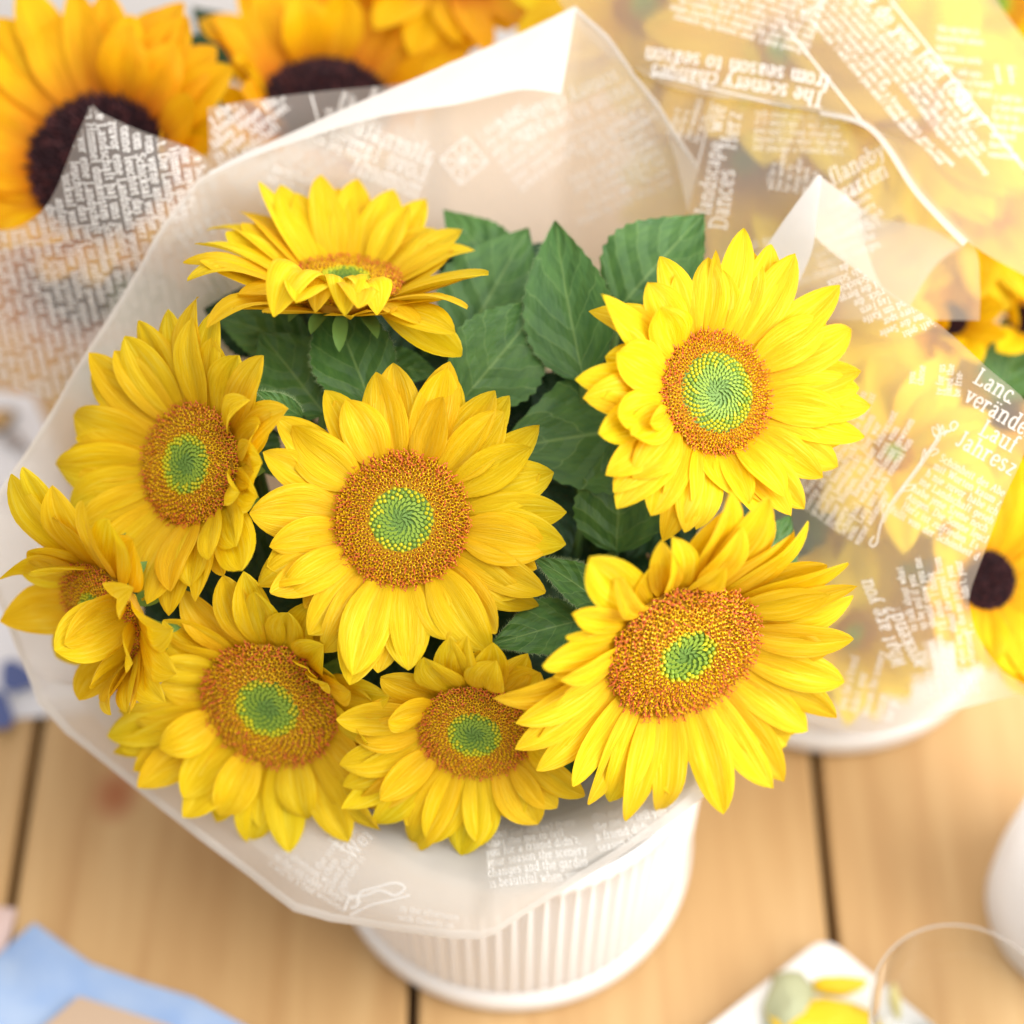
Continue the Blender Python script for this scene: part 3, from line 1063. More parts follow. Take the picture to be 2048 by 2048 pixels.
def paper_grid(name, rows, mat, parent, org, amp=.003, sc=14, seed=1, nr=4, nc=5, smoothrow=True):
    """rows of survey points -> smooth sheet"""
    g = [catmull(r, nc) for r in rows]
    cols = len(g[0])
    fine = []
    for j in range(cols):
        line = [g[i][j] for i in range(len(g))]
        fine.append(catmull(line, nr) if smoothrow else lerp_poly(line, nr))
    nrw = len(fine[0])
    pts = [[at(*fine[j][i]) for j in range(cols)] for i in range(nrw)]
    vv = []
    for i in range(nrw):
        for j in range(cols):
            du = pts[i][min(j + 1, cols - 1)] - pts[i][max(j - 1, 0)]
            dv = pts[min(i + 1, nrw - 1)][j] - pts[max(i - 1, 0)][j]
            nn = du.cross(dv)
            nn = nn.normalized() if nn.length > 1e-9 else -FWD
            vv.append(pts[i][j] + nn * crinkle(pts[i][j], amp, sc, seed))
    ff = grid_faces(nrw, cols)
    o = mesh_obj(name, vv, ff, mat, parent, org)
    return o, vv, ff


def row(L, R, dl, dm, dr, n=5, extra=None):
    out = []
    for k in range(n):
        t = k / (n - 1)
        d = dl * (1 - t) * (1 - 2 * t) + dm * 4 * t * (1 - t) + dr * t * (2 * t - 1)
        out.append((L[0] + (R[0] - L[0]) * t, L[1] + (R[1] - L[1]) * t, d))
    return out


def reg(key, obj, vv, ff, org, facing=1):
    SHEETS[key] = (BVHTree.FromPolygons([tuple(v) for v in vv], ff), obj, org)


# --- main bouquet collar
org = at(1024, 1400, .93)
W1 = empty("wrapping_paper", org)
tag(W1, "translucent printed wrapping paper collar around the yellow sunflower bouquet in the ribbed pot", "wrapping paper", "printed wrapping papers")
edge = [(1400, 330, 0.9325), (1317, 203, 0.9369), (1266, 145, 0.9383), (1215, 80, 0.9392), (1150, 15, 0.9401), (1050, 62, 0.9374), (900, 128, 0.9325), (760, 190, 0.9280), (620, 250, 0.9234), (500, 302, 0.9194), (415, 345, 0.9158), (392, 362, .916),
        (330, 450, .913), (250, 580, .912), (150, 745, .91), (60, 890, .908), (-5, 985, .907), (-40, 1060, .909), (-12, 1180, .914), (30, 1295, .922), (75, 1405, .927), (130, 1465, .929), (300, 1600, .928), (450, 1715, .922), (590, 1822, .908),
        (660, 1842, .904), (800, 1862, .898), (905, 1876, .895), (955, 1878, .894), (990, 1868, .894), (1120, 1785, .893), (1250, 1705, .889), (1350, 1642, .889), (1410, 1590, .893), (1480, 1500, .905), (1520, 1380, .925), (1530, 1250, .94)]
E_ = lerp_poly(edge, 3)
nu = len(E_)
nv = 22
PCN = Vector((0, -.02, 0))
vv = []
for i, (px, py, d) in enumerate(E_):
    P1 = at(px, py, d)
    az = math.atan2(P1.y - PCN.y, P1.x - PCN.x)
    P0 = Vector((PCN.x + .045 * math.cos(az), PCN.y + .045 * math.sin(az), .150))
    o2 = Vector((math.cos(az), math.sin(az), 0))
    rise = P1.z - P0.z + .012
    ctl = P0.lerp(P1, .5) - Vector((0, 0, .05 if rise > .05 else -.03)) + o2 * .01
    if P1.z < .20 and P1.y < -.02:
        ctl = P0.lerp(P1, .55) + Vector((0, 0, .052 - max(0, P1.z - .15) * .6)) + o2 * .014
    for j in range(nv):
        t = j / (nv - 1)
        p = P0 * (1 - t) ** 2 + ctl * 2 * t * (1 - t) + P1 * t * t
        cr = crinkle(Vector((i * .16, 0, 3.3)), .009, 1, 2) * t * (1 - t) * 2 + crinkle(p, .0022, 22, 4) * t
        cr += .0045 * (abs(math.sin(i * .42 + 3 * t)) - .6) * t * (1 - t) * 2
        vv.append(p + (o2 * .6 + Vector((0, 0, .8))) * cr)
ff = grid_faces(nu, nv)
sh = mesh_obj("sheet", vv, ff, M['paper'], W1, org)
reg('main', sh, vv, ff, org)
# second, inner layer of the wrap on the near side
i0, i1 = 54, nu - 1
iv = []
for i in range(i0, i1):
    for j in range(nv - 3):
        q = vv[i * nv + j]
        ripple = .004 * noise.noise(Vector((i * .21, j * .12, 7.7)))
        iv.append(q - Vector((0, 0, .0045 + ripple)))
mesh_obj("inner_sheet", iv, grid_faces(i1 - i0, nv - 3), M['hem'], W1, org)
# double hem along the free edge
hv = []
for i in range(nu):
    a, b = vv[i * nv + nv - 1], vv[i * nv + nv - 2]
    inn = (b - a).normalized()
    lift = -FWD * .0008
    w_ = .0030 if i < 50 else .0052
    hv += [a + lift, a + inn * w_ * .5 + lift * 1.6, a + inn * w_ + lift]
mesh_obj("hem", hv, grid_faces(nu, 3), M['hem'], W1, org)
# the corner folded back over itself
fold_rows = [[(1152, 14, 0.9394), (1050, 60, 0.9365), (900, 126, 0.9315), (760, 188, 0.9271), (620, 248, 0.9226), (500, 300, 0.9185), (415, 344, 0.9149)],
             [(1140, 90, 0.9338), (1045, 110, 0.9320), (905, 160, 0.9284), (765, 210, 0.9248), (625, 258, 0.9212), (503, 305, 0.9176), (417, 346, 0.9147)],
             [(1122, 188, 0.9280), (1040, 180, 0.9266), (908, 208, 0.9248), (770, 232, 0.9221), (632, 270, 0.9199), (507, 312, 0.9167), (419, 349, 0.9144)]]
mesh_rows, a_, b_ = paper_grid("folded_corner", fold_rows, M['paper_fold'], W1, org, .0012, 20, 3, 6, 4)

# --- right printed sheet
org2 = at(1800, 1000, .9)
W2 = empty("wrapping_paper", org2)
tag(W2, "printed wrapping paper with white German sentences and a drawn long stemmed flower", "wrapping paper", "printed wrapping papers")
rows = [row((1628, 352), (1642, 352), .895, .895, .895), row((1562, 452), (1640, 470), .90, .897, .893), row((1490, 560), (1672, 500), .915, .90, .89), row((1440, 640), (1760, 570), .93, .90, .885),
        row((1420, 720), (1880, 650), .94, .90, .879), row((1410, 790), (1975, 736), .945, .90, .874), row((1410, 870), (2056, 812), .945, .90, .871), row((1420, 930), (2050, 900), .94, .90, .872), row((1430, 1000), (2008, 998), .94, .90, .878),
        row((1440, 1080), (1966, 1115), .94, .905, .888), row((1460, 1150), (1941, 1186), .94, .91, .897), row((1490, 1220), (1941, 1225), .94, .915, .903), row((1520, 1300), (1960, 1282), .945, .92, .908),
        row((1560, 1380), (2008, 1347), .95, .93, .912), row((1640, 1452), (2075, 1385), .955, .935, .914)]
rows[-1] = [(1640, 1448, .955), (1730, 1466, .945), (1840, 1445, .935), (1950, 1412, .924), (2075, 1385, .914)]
sh, vv, ff = paper_grid("sheet", rows, M['paper_thin'], W2, org2, .0028, 12, 7, 4, 6)
reg('right', sh, vv, ff, org2)
fr_ = [[(1636, 350, .893), (1640, 350, .893), (1644, 352, .893)], [(1572, 435, .897), (1605, 440, .893), (1634, 432, .890)], [(1500, 545, .908), (1565, 520, .900), (1625, 500, .892)], [(1440, 650, .922), (1520, 620, .905), (1600, 560, .895)]]
paper_grid("folded_edge", fr_, M['paper_fold'], W2, org2, .001, 20, 5, 5, 5)
bf_ = [[(1640, 352, .90), (1690, 390, .91), (1745, 434, .925), (1850, 455, .935), (1925, 495, .945)], [(1630, 420, .902), (1680, 450, .912), (1745, 490, .918), (1810, 512, .924), (1872, 530, .932)],
       [(1625, 470, .903), (1672, 512, .91), (1735, 560, .912), (1775, 590, .914), (1815, 618, .917)]]
paper_grid("rear_flap", bf_, M['paper'], W2, org2, .002, 16, 6, 4, 4)

# --- upper right sheets
org3 = at(1600, 200, 1.0)
W3 = empty("wrapping_paper", org3)
tag(W3, "wide printed wrapping paper with large upside down heading and slanted question", "wrapping paper", "printed wrapping papers")
rows = [row((1080, -120), (1980, -140), 0.975, 0.955, 0.975), row((1100, -40), (1990, -10), 0.965, 0.945, 0.965), row((1130, 20), (2070, 108), 0.955, 0.937, 0.955), row((1200, 95), (2090, 210), 0.945, 0.930, 0.945), row((1290, 150), (2100, 320), 0.940, 0.925, 0.940),
        [(1440, 195, 0.930), (1600, 215, 0.923), (1745, 255, 0.917), (1930, 340, 0.920), (2100, 430, 0.930)],
        [(1640, 222, 0.923), (1720, 245, 0.919), (1800, 310, 0.915), (1930, 410, 0.915), (2100, 520, 0.925)],
        [(1672, 230, 0.921), (1746, 258, 0.917), (1842, 387, 0.911), (1936, 486, 0.909), (2100, 580, 0.920)]]
sh, vv, ff = paper_grid("sheet", rows, M['paper_thin'], W3, org3, .003, 9, 9, 4, 6)
reg('upper', sh, vv, ff, org3)
rows = [row((1270, 130), (1680, 225), 0.945, 0.935, 0.927), row((1310, 220), (1760, 262), 0.940, 0.930, 0.923), row((1345, 300), (1850, 385), 0.935, 0.925, 0.917), row((1370, 400), (1945, 485), 0.930, 0.920, 0.913), row((1390, 520), (1960, 560), 0.925, 0.917, 0.911), row((1400, 640), (1960, 640), 0.920, 0.915, 0.910)]
sh, vv, ff = paper_grid("lower_panel", rows, M['paper_thin'], W3, org3, .003, 9, 12, 4, 5)
reg('lower', sh, vv, ff, org3)
rid = [[(1640, 222, 0.921), (1746, 254, 0.913), (1842, 383, 0.906), (1936, 482, 0.904)], [(1640, 230, 0.919), (1740, 264, 0.911), (1832, 392, 0.904), (1926, 492, 0.902)]]
paper_grid("rolled_edge", rid, M['hem'], W3, org3, .0005, 20, 5, 3, 8)

# --- upper left sheets
org4 = at(250, 400, .92)
W4 = empty("wrapping_paper", org4)
tag(W4, "small print wrapping paper rising to a sharp peak before the black centred flower", "wrapping paper", "printed wrapping papers")
rows = [row((176, 210), (184, 210), .905, .905, .905), row((152, 275), (290, 260), .905, .900, .91), row((130, 335), (410, 312), .907, .90, .92), row((108, 385), (440, 420), .91, .905, .93),
        row((80, 425), (430, 500), .915, .91, .935), row((30, 455), (420, 580), .925, .918, .94), row((-40, 470), (410, 660), .935, .925, .945), row((-60, 560), (380, 740), .945, .94, .95),
        row((-60, 650), (330, 830), .955, .95, .955), row((-60, 735), (280, 880), .965, .96, .96)]
sh, vv, ff = paper_grid("sheet", rows, M['paper_thin'], W4, org4, .003, 12, 14, 4, 6)
reg('peak', sh, vv, ff, org4)
W5 = empty("wrapping_paper", at(600, 250, .95))
tag(W5, "strip of small print wrapping paper tucked along the white folded corner", "wrapping paper", "printed wrapping papers")
org5 = at(600, 250, .95)
rows = [[(415, 215, .930), (520, 198, .934), (640, 183, .940), (760, 172, .948), (860, 160, .956)], [(418, 310, .932), (520, 300, .936), (640, 290, .942), (760, 275, .95), (860, 265, .958)],
        [(420, 420, .94), (520, 400, .943), (640, 390, .948), (760, 380, .955), (860, 370, .96)]]
sh, vv, ff = paper_grid("sheet", rows, M['paper_thin'], W5, org5, .002, 14, 15, 8, 6)
reg('strip', sh, vv, ff, org5)

# ------------------------------------------------------------------ slab serif lettering, stroke by stroke
GL = {
    'a': (5.0, [('C', [(.8, 4.1), (1.4, 4.9), (2.6, 4.9), (3.3, 4), (3.3, 1), (3.6, .2), (4.5, .2)]), ('C', [(3.3, 2.8), (1.6, 2.6), (.6, 1.4), (1.2, .15), (2.4, .2), (3.3, 1.2)])], []),
    'b': (5.2, [('L', [(1, 7.5), (1, 0)]), ('C', [(1, 4), (2, 5), (3.6, 4.7), (4.4, 2.5), (3.6, .3), (2, 0), (1, 1)])], [(.6, 7.5)]),
    'c': (4.6, [('C', [(3.9, 3.9), (3.2, 4.9), (1.8, 4.9), (.7, 3.5), (.7, 1.5), (1.8, .1), (3.2, .1), (4, 1)])], []),
    'd': (5.5, [('L', [(4.2, 7.5), (4.2, 0)]), ('C', [(4.2, 4), (3.2, 5), (1.6, 4.7), (.8, 2.5), (1.6, .3), (3.2, 0), (4.2, 1)])], [(3.8, 7.5), (4.6, 0)]),
    'e': (4.8, [('C', [(.8, 2.6), (4.1, 2.7), (3.9, 4.2), (2.5, 5), (1.1, 4.2), (.7, 2.5), (1.2, .6), (2.6, 0), (4, .9)])], []),
    'f': (3.5, [('C', [(3.5, 7), (2.6, 7.6), (1.7, 7.2), (1.5, 6), (1.5, 3)]), ('L', [(1.5, 4), (1.5, 0)]), ('L', [(.3, 4.8), (2.9, 4.8)])], [(1.5, 0)]),
    'g': (5.2, [('C', [(4.1, 4), (3.1, 5), (1.5, 4.7), (.8, 2.7), (1.5, .8), (3.1, .5), (4.1, 1.5)]), ('C', [(4.1, 4.9), (4.1, -.8), (3.2, -2.2), (1.6, -2.2), (.8, -1.5)])], [(4.5, 4.9)]),
    'h': (5.7, [('L', [(1, 7.5), (1, 0)]), ('C', [(1, 3.6), (2.2, 4.9), (3.6, 4.8), (4.3, 3.6), (4.3, 1)]), ('L', [(4.3, 2), (4.3, 0)])], [(.7, 7.5), (1, 0), (4.3, 0)]),
    'i': (2.9, [('L', [(1.4, 4.9), (1.4, 0)]), ('L', [(1.4, 6.5), (1.4, 7.2)])], [(1, 4.9), (1.4, 0)]),
    'j': (2.9, [('C', [(1.6, 4.9), (1.6, -1), (1, -2.2), (.2, -2)]), ('L', [(1.6, 6.5), (1.6, 7.2)])], [(1.2, 4.9)]),
    'k': (5.3, [('L', [(1, 7.5), (1, 0)]), ('L', [(4.2, 4.8), (1.2, 2.2)]), ('L', [(2.1, 3), (4.3, 0)])], [(.7, 7.5), (1, 0), (4.3, 0), (4.1, 4.8)]),
    'l': (2.9, [('L', [(1.4, 7.5), (1.4, 0)])], [(1, 7.5), (1.4, 0)]),
    'm': (8.3, [('L', [(1, 4.9), (1, 0)]), ('C', [(1, 3.6), (2, 4.9), (3.4, 4.8), (4, 3.6), (4, 1)]), ('L', [(4, 2), (4, 0)]), ('C', [(4, 3.6), (5, 4.9), (6.4, 4.8), (7, 3.6), (7, 1)]), ('L', [(7, 2), (7, 0)])], [(.7, 4.9), (1, 0), (4, 0), (7, 0)]),
    'n': (5.7, [('L', [(1, 4.9), (1, 0)]), ('C', [(1, 3.6), (2.2, 4.9), (3.6, 4.8), (4.3, 3.6), (4.3, 1)]), ('L', [(4.3, 2), (4.3, 0)])], [(.7, 4.9), (1, 0), (4.3, 0)]),
    'o': (5.0, [('C', [(2.5, 5), (1.1, 4.3), (.7, 2.5), (1.1, .7), (2.5, 0), (3.9, .7), (4.3, 2.5), (3.9, 4.3), (2.5, 5)])], []),
    'p': (5.3, [('L', [(1, 4.9), (1, -2.3)]), ('C', [(1, 4), (2, 5), (3.6, 4.7), (4.4, 2.5), (3.6, .3), (2, 0), (1, 1)])], [(.7, 4.9), (1, -2.3)]),
    'r': (4.2, [('L', [(1.1, 4.9), (1.1, 0)]), ('C', [(1.1, 3.2), (2, 4.7), (3, 5), (3.8, 4.4)])], [(.7, 4.9), (1.1, 0)]),
    's': (4.2, [('C', [(3.4, 4.1), (2.6, 4.9), (1.4, 4.9), (.8, 3.9), (1.6, 2.8), (2.8, 2.3), (3.5, 1.2), (2.7, .1), (1.4, .1), (.7, .9)])], []),
    't': (3.6, [('C', [(1.5, 6.6), (1.5, 1.2), (2, .1), (3.2, .4)]), ('L', [(.4, 4.8), (3, 4.8)])], []),
    'u': (5.7, [('C', [(1, 4.9), (1, 1.3), (1.8, .1), (3.2, .2), (4.2, 1.6)]), ('L', [(4.2, 4.9), (4.2, 0)])], [(.7, 4.9), (3.9, 4.9), (4.6, 0)]),
    'v': (5.0, [('L', [(.9, 4.8), (2.5, 0)]), ('L', [(2.5, 0), (4.1, 4.8)])], [(.9, 4.8), (4.1, 4.8)]),
    'w': (7.2, [('L', [(.9, 4.8), (2.2, 0)]), ('L', [(2.2, 0), (3.6, 4.4)]), ('L', [(3.6, 4.4), (5, 0)]), ('L', [(5, 0), (6.3, 4.8)])], [(.9, 4.8), (6.3, 4.8)]),
    'x': (5.0, [('L', [(.9, 4.8), (4.1, 0)]), ('L', [(.9, 0), (4.1, 4.8)])], [(.9, 4.8), (4.1, 4.8), (.9, 0), (4.1, 0)]),
    'y': (5.0, [('L', [(.9, 4.8), (2.6, .2)]), ('C', [(4.1, 4.8), (2.3, -.8), (1.6, -2.1), (.5, -1.9)])], [(.9, 4.8), (4.1, 4.8)]),
    'z': (4.6, [('L', [(.7, 4.8), (3.9, 4.8)]), ('L', [(3.9, 4.7), (.7, .1)]), ('L', [(.7, .1), (4, .1)])], []),
    'A': (7, [('L', [(.8, 0), (3.4, 7.3)]), ('L', [(3.4, 7.3), (6, 0)]), ('L', [(1.8, 2.5), (5, 2.5)])], [(.9, 0), (6, 0)]),
    'B': (6, [('L', [(1.2, 7.3), (1.2, 0)]), ('C', [(1.2, 7.2), (3.6, 7.2), (4.6, 5.6), (3.6, 3.9), (1.2, 3.8)]), ('C', [(1.2, 3.8), (4, 3.7), (5, 1.9), (4, .1), (1.2, .1)])], [(.9, 7.3), (.9, 0)]),
    'D': (6.8, [('L', [(1.2, 7.3), (1.2, 0)]), ('C', [(1.2, 7.2), (3.6, 7.2), (5.6, 5.6), (5.6, 1.8), (3.6, .1), (1.2, .1)])], [(.9, 7.3), (.9, 0)]),
    'E': (6, [('L', [(1.3, 7.3), (1.3, 0)]), ('L', [(1.3, 7.2), (5, 7.2)]), ('L', [(1.3, 3.8), (4, 3.8)]), ('L', [(1.3, .1), (5.2, .1)])], [(.9, 7.3), (.9, 0)]),
    'F': (5.6, [('L', [(1.3, 7.3), (1.3, 0)]), ('L', [(1.3, 7.2), (5, 7.2)]), ('L', [(1.3, 3.8), (4, 3.8)])], [(.9, 7.3), (1.3, 0)]),
    'H': (7.2, [('L', [(1.3, 7.3), (1.3, 0)]), ('L', [(5.7, 7.3), (5.7, 0)]), ('L', [(1.3, 3.7), (5.7, 3.7)])], [(1.3, 7.3), (1.3, 0), (5.7, 7.3), (5.7, 0)]),
    'I': (3.4, [('L', [(1.6, 7.3), (1.6, 0)])], [(1.6, 7.3), (1.6, 0)]),
    'J': (4.6, [('C', [(3, 7.3), (3, 1.6), (2, .1), (.7, 1)])], [(3, 7.3)]),
    'K': (6.6, [('L', [(1.3, 7.3), (1.3, 0)]), ('L', [(5.2, 7.2), (1.4, 3.2)]), ('L', [(2.6, 4.2), (5.6, 0)])], [(1.3, 7.3), (1.3, 0), (5.6, 0), (5.2, 7.2)]),
    'L': (5.8, [('L', [(1.3, 7.3), (1.3, 0)]), ('L', [(1.3, .1), (5, .1)]), ('L', [(5, .1), (5, 1.6)])], [(1.3, 7.3), (.9, 0)]),
    'N': (7.4, [('L', [(1.3, 7.3), (1.3, 0)]), ('L', [(1.3, 7.3), (5.9, 0)]), ('L', [(5.9, 7.3), (5.9, 0)])], [(1.2, 7.3), (1.3, 0), (5.9, 7.3)]),
    'S': (5.6, [('C', [(4.6, 6.1), (3.5, 7.3), (1.8, 7.2), (1, 5.7), (2.2, 4.2), (3.8, 3.4), (4.8, 1.8), (3.6, .1), (1.8, .1), (.8, 1.3)])], []),
    'T': (6.2, [('L', [(3.1, 7.3), (3.1, 0)]), ('L', [(.6, 7.2), (5.6, 7.2)])], [(3.1, 0)]),
    'U': (7, [('C', [(1.3, 7.3), (1.3, 2), (2.3, .1), (4.6, .1), (5.6, 2), (5.6, 7.3)])], [(1.3, 7.3), (5.6, 7.3)]),
    'W': (9, [('L', [(.9, 7.3), (2.7, 0)]), ('L', [(2.7, 0), (4.5, 7)]), ('L', [(4.5, 7), (6.3, 0)]), ('L', [(6.3, 0), (8.1, 7.3)])], [(.9, 7.3), (8.1, 7.3)]),
    '.': (2.2, [('L', [(1, 0), (1, .7)])], []), ',': (2.2, [('L', [(1.1, .6), (.7, -1)])], []), '-': (3, [('L', [(.5, 2.5), (2.5, 2.5)])], []), "'": (1.8, [('L', [(.9, 7.3), (.8, 5.8)])], []),
    '!': (2.6, [('L', [(1.2, 7.3), (1.2, 2)]), ('L', [(1.2, 0), (1.2, .7)])], []),
    '?': (4.6, [('C', [(.9, 5.9), (1.7, 7.2), (3, 7.2), (3.8, 5.8), (3, 4.2), (2.2, 3.4), (2.2, 2)]), ('L', [(2.2, 0), (2.2, .7)])], []),
}
for um, b0 in (('ä', 'a'), ('ö', 'o'), ('ü', 'u')):
    ad, st, sf_ = GL[b0]
    GL[um] = (ad, st + [('L', [(1.5, 6.4), (1.5, 7.1)]), ('L', [(3.5, 6.4), (3.5, 7.1)])], sf_)


def ribbon(pts, wv, wh):
    """2D stroke -> left/right outline points"""
    out = []
    for i, p in enumerate(pts):
        a, b = pts[max(i - 1, 0)], pts[min(i + 1, len(pts) - 1)]
        dx, dy = b[0] - a[0], b[1] - a[1]
        l = math.hypot(dx, dy) or 1
        w = (wh + (wv - wh) * abs(dy) / l) / 2
        out.append(((p[0] - dy / l * w, p[1] + dx / l * w), (p[0] + dy / l * w, p[1] - dx / l * w)))
    return out


def text_strips(s, bold=1.0, slant=0.0):
    bold *= .88
    x = 0
    strips = []
    for chh in s:
        if chh == ' ':
            x += 3.4
            continue
        if chh not in GL:
            x += 3
            continue
        ad, st, sf_ = GL[chh]
        for kind, pts in st:
            p = catmull(pts, 3) if kind == 'C' else pts
            strips.append([((a[0] + x, a[1]), (b[0] + x, b[1])) for a, b in ribbon(p, 1.45 * bold, .85 * bold)])
        for (sx, sy) in sf_:
            strips.append([((sx + x - 1.25, sy + .38 * bold), (sx + x - 1.25, sy - .38 * bold)), ((sx + x + 1.25, sy + .38 * bold), (sx + x + 1.25, sy - .38 * bold))])
        x += ad + .55
    if slant:
        strips = [[((a[0] + slant * a[1], a[1]), (b[0] + slant * b[1], b[1])) for a, b in s_] for s_ in strips]
    return strips, x


class Print:
    def __init__(self, key, name="lettering", mat='ink', lift=.0004):
        self.bvh, self.obj, self.org = SHEETS[key]
        self.v, self.f, self.mat, self.name, self.lift = [], [], mat, name, lift

    def hit(self, px, py):
        h = self.bvh.ray_cast(CAM, ray(px, py).normalized())
        return h[0], h[1]

    def frame(self, px, py, ang):
        a = rad(ang)
        p0, n0 = self.hit(px, py)
        if p0 is None:
            return None
        if n0.dot(p0 - CAM) > 0:
            n0 = -n0
        dl = 12
        p1, _ = self.hit(px + dl * math.cos(a), py + dl * math.sin(a))
        if p1 is None:
            p1, _ = self.hit(px - dl * math.cos(a), py - dl * math.sin(a))
            if p1 is None:
                return None
            p1 = p0 * 2 - p1
        ex = (p1 - p0)
        sc = ex.length / dl
        ex = (ex - n0 * ex.dot(n0)).normalized()
        ey = n0.cross(ex)
        base = (p0 - CAM).dot(FWD) / FOC
        return p0, n0, ex, ey, base * .84, base * 1.06

    def stroke(self, fr, strips, k, ox=0, oy=0, mirror=False):
        p0, n0, ex, ey, sx, sy = fr
        for q, s_ in enumerate(strips):
            pts = []
            ok = True
            for pair in s_:
                for (X, Y) in pair:
                    if mirror:
                        X = -X
                    w = p0 + ex * (X * k * sx + ox * sx / .84) + ey * (Y * k * sy + oy * sy / 1.06)
                    h = self.bvh.ray_cast(w + n0 * .04, -n0, .08)
                    if h[0] is None:
                        ok = False
                        break
                    pts.append(h[0] + n0 * (self.lift + .00002 * (q % 4)))
                if not ok:
                    break
            if not ok:
                continue
            o = len(self.v)
            self.v += pts
            for i in range(len(s_) - 1):
                self.f.append((o + 2 * i, o + 2 * i + 1, o + 2 * i + 3, o + 2 * i + 2))

    def block(self, px, py, ang, lines, cap, gap, bold=1.0, mirror=False, indents=None, slant=0.0, anchor=None):
        """lines of text; px,py is the first baseline start; ang is degrees clockwise in the picture"""
        a = rad(ang)
        k = cap / 7.3
        afr = self.frame(anchor[0], anchor[1], ang) if anchor else None
        for i, s in enumerate(lines):
            ind = indents[i] if indents else 0
            if afr:
                strips, w = text_strips(s, bold, slant)
                dx, dy = px - anchor[0], py - anchor[1]
                self.stroke(afr, strips, k, dx * math.cos(a) + dy * math.sin(a) + ind, dx * math.sin(a) - dy * math.cos(a) - gap * i, mirror)
                continue
            x = px - math.sin(a) * gap * i + math.cos(a) * ind
            y = py + math.cos(a) * gap * i + math.sin(a) * ind
            fr = self.frame(x, y, ang)
            if fr is None:
                # start lies off the sheet: march along the line
                for m in range(1, 16):
                    fr = self.frame(x + math.cos(a) * 15 * m, y + math.sin(a) * 15 * m, ang)
                    if fr:
                        strips, w = text_strips(s, bold, slant)
                        self.stroke(fr, strips, k, ox=-15 * m)
                        break
                continue
            strips, w = text_strips(s, bold, slant)
            self.stroke(fr, strips, k, mirror=mirror)

    def line(self, pts, w):
        """a ruled or drawn line through picture survey points"""
        pts = catmull([tuple(p) for p in pts], 4)
        L_, R_ = [], []
        for i, p in enumerate(pts):
            a, b = pts[max(i - 1, 0)], pts[min(i + 1, len(pts) - 1)]
            dx, dy = b[0] - a[0], b[1] - a[1]
            l = math.hypot(dx, dy) or 1
            h1, n1 = self.hit(p[0] - dy / l * w, p[1] + dx / l * w)
            h2, n2 = self.hit(p[0] + dy / l * w, p[1] - dx / l * w)
            if h1 is None or h2 is None:
                if len(L_) > 1:
                    self._strip(L_, R_)
                L_, R_ = [], []
                continue
            L_.append(h1 - FWD * (self.lift * 1.4))
            R_.append(h2 - FWD * (self.lift * 1.4))
        if len(L_) > 1:
            self._strip(L_, R_)

    def _strip(self, L_, R_):
        o = len(self.v)
        for a, b in zip(L_, R_):
            self.v += [a, b]
        for i in range(len(L_) - 1):
            self.f.append((o + 2 * i, o + 2 * i + 1, o + 2 * i + 3, o + 2 * i + 2))

    def done(self):
        if self.v:
            mesh_obj(self.name, self.v, self.f, M[self.mat], self.obj, self.org, smooth=False)


WORDS_D = ("Schönheit des Abends mit Worten kaum habe nie zuvor eine Landschaft gesehen jene Szene noch vor Augen. Die Sonne leuchtet das Herz ist zufrieden. "
           "Unsere Begegnung muss vom Schicksal vorher bestimmt gewesen sein. Lass uns noch einmal von vorne anfangen! Hier blühen immer Blumen, zu jeder Jahreszeit. "
           "Die Landschaft hat uns zutiefst beeindruckt. grandiose Sterne am Himmel dunkelsten").split()
WORDS_E = ("there is something to talk about you should be and if it were me. I will show you and I think about the unreal from what the me to tell you for a friend didn't, your "
           "season the scenery changes and the garden is beautiful when you sit in the afternoon with flowers on the old table I hope it will be a fine weekend for us to chose what we liked").split()


def filler(n, words, width, seed):
    r_ = random.Random(seed)
    k = r_.randrange(len(words))
    out = []
    for _ in range(n):
        s = ""
        while len(s) < width:
            s += words[k % len(words)] + " "
            k += 1
        if r_.random() < .12:
            s = s[:int(width * .5)]
        out.append(s.strip())
    return out


# right sheet
P = Print('right')
P.block(1946, 764, 30, ["Landschaft"], 31, 40, 1.0)
P.block(1926, 800, 30, ["verändert"], 31, 40, 1.0)
P.block(1957, 868, 29, ["Lauf"], 31, 40, 1.0)
P.block(1908, 888, 29, ["Jahreszeit"], 31, 40, 1.0)
P.block(1877, 922, 29, ["Schönheit des Abends", "mit Worten kaum zu", "h nie zuvor habe ich", "ine Landschaft gesehen", "habe jene Szene noch vor", "Augen. Die Sonne leuchtet", "Herz ist zufrieden. Es", "füllt von der Schönheit der"], 14, 20, 1.05,
        indents=[0, -2, -8, -12, -16, -18, -16, -32], anchor=(1920, 1000))
GERM = ["beit. Es die", "en. dem die Die", "nacht dunkelsten. hat uns", "Mond, Landschaft hat uns", "am dunkelsten. Hier blühen", "überm Hafen. Hier blühen alle", "in Wanderlandschaft hat uns vom", "Sterne am beeindruckt. Die Welt ist", "grandiose beeindruckt. Blumen",
        "zutiefst beeindruckt. Hier war", "immer Blumen, zu jeder Jahreszeit.", "Unsere..... Begegnung muss vom", "Schicksal vorher bestimmt gewesen", "sein. Lass uns noch einmal von", "vorne anfangen!"]
P.block(1716 - 15.3 * 14 * .98, 1088 - 9.7 * 14 * .98, -57, GERM, 13.5, 17.8, 1.1, indents=[150, 120, 95, 70, 45, 25, 10, 0, 0, 0, 0, 0, 0, 0, 0], anchor=(1740, 960))
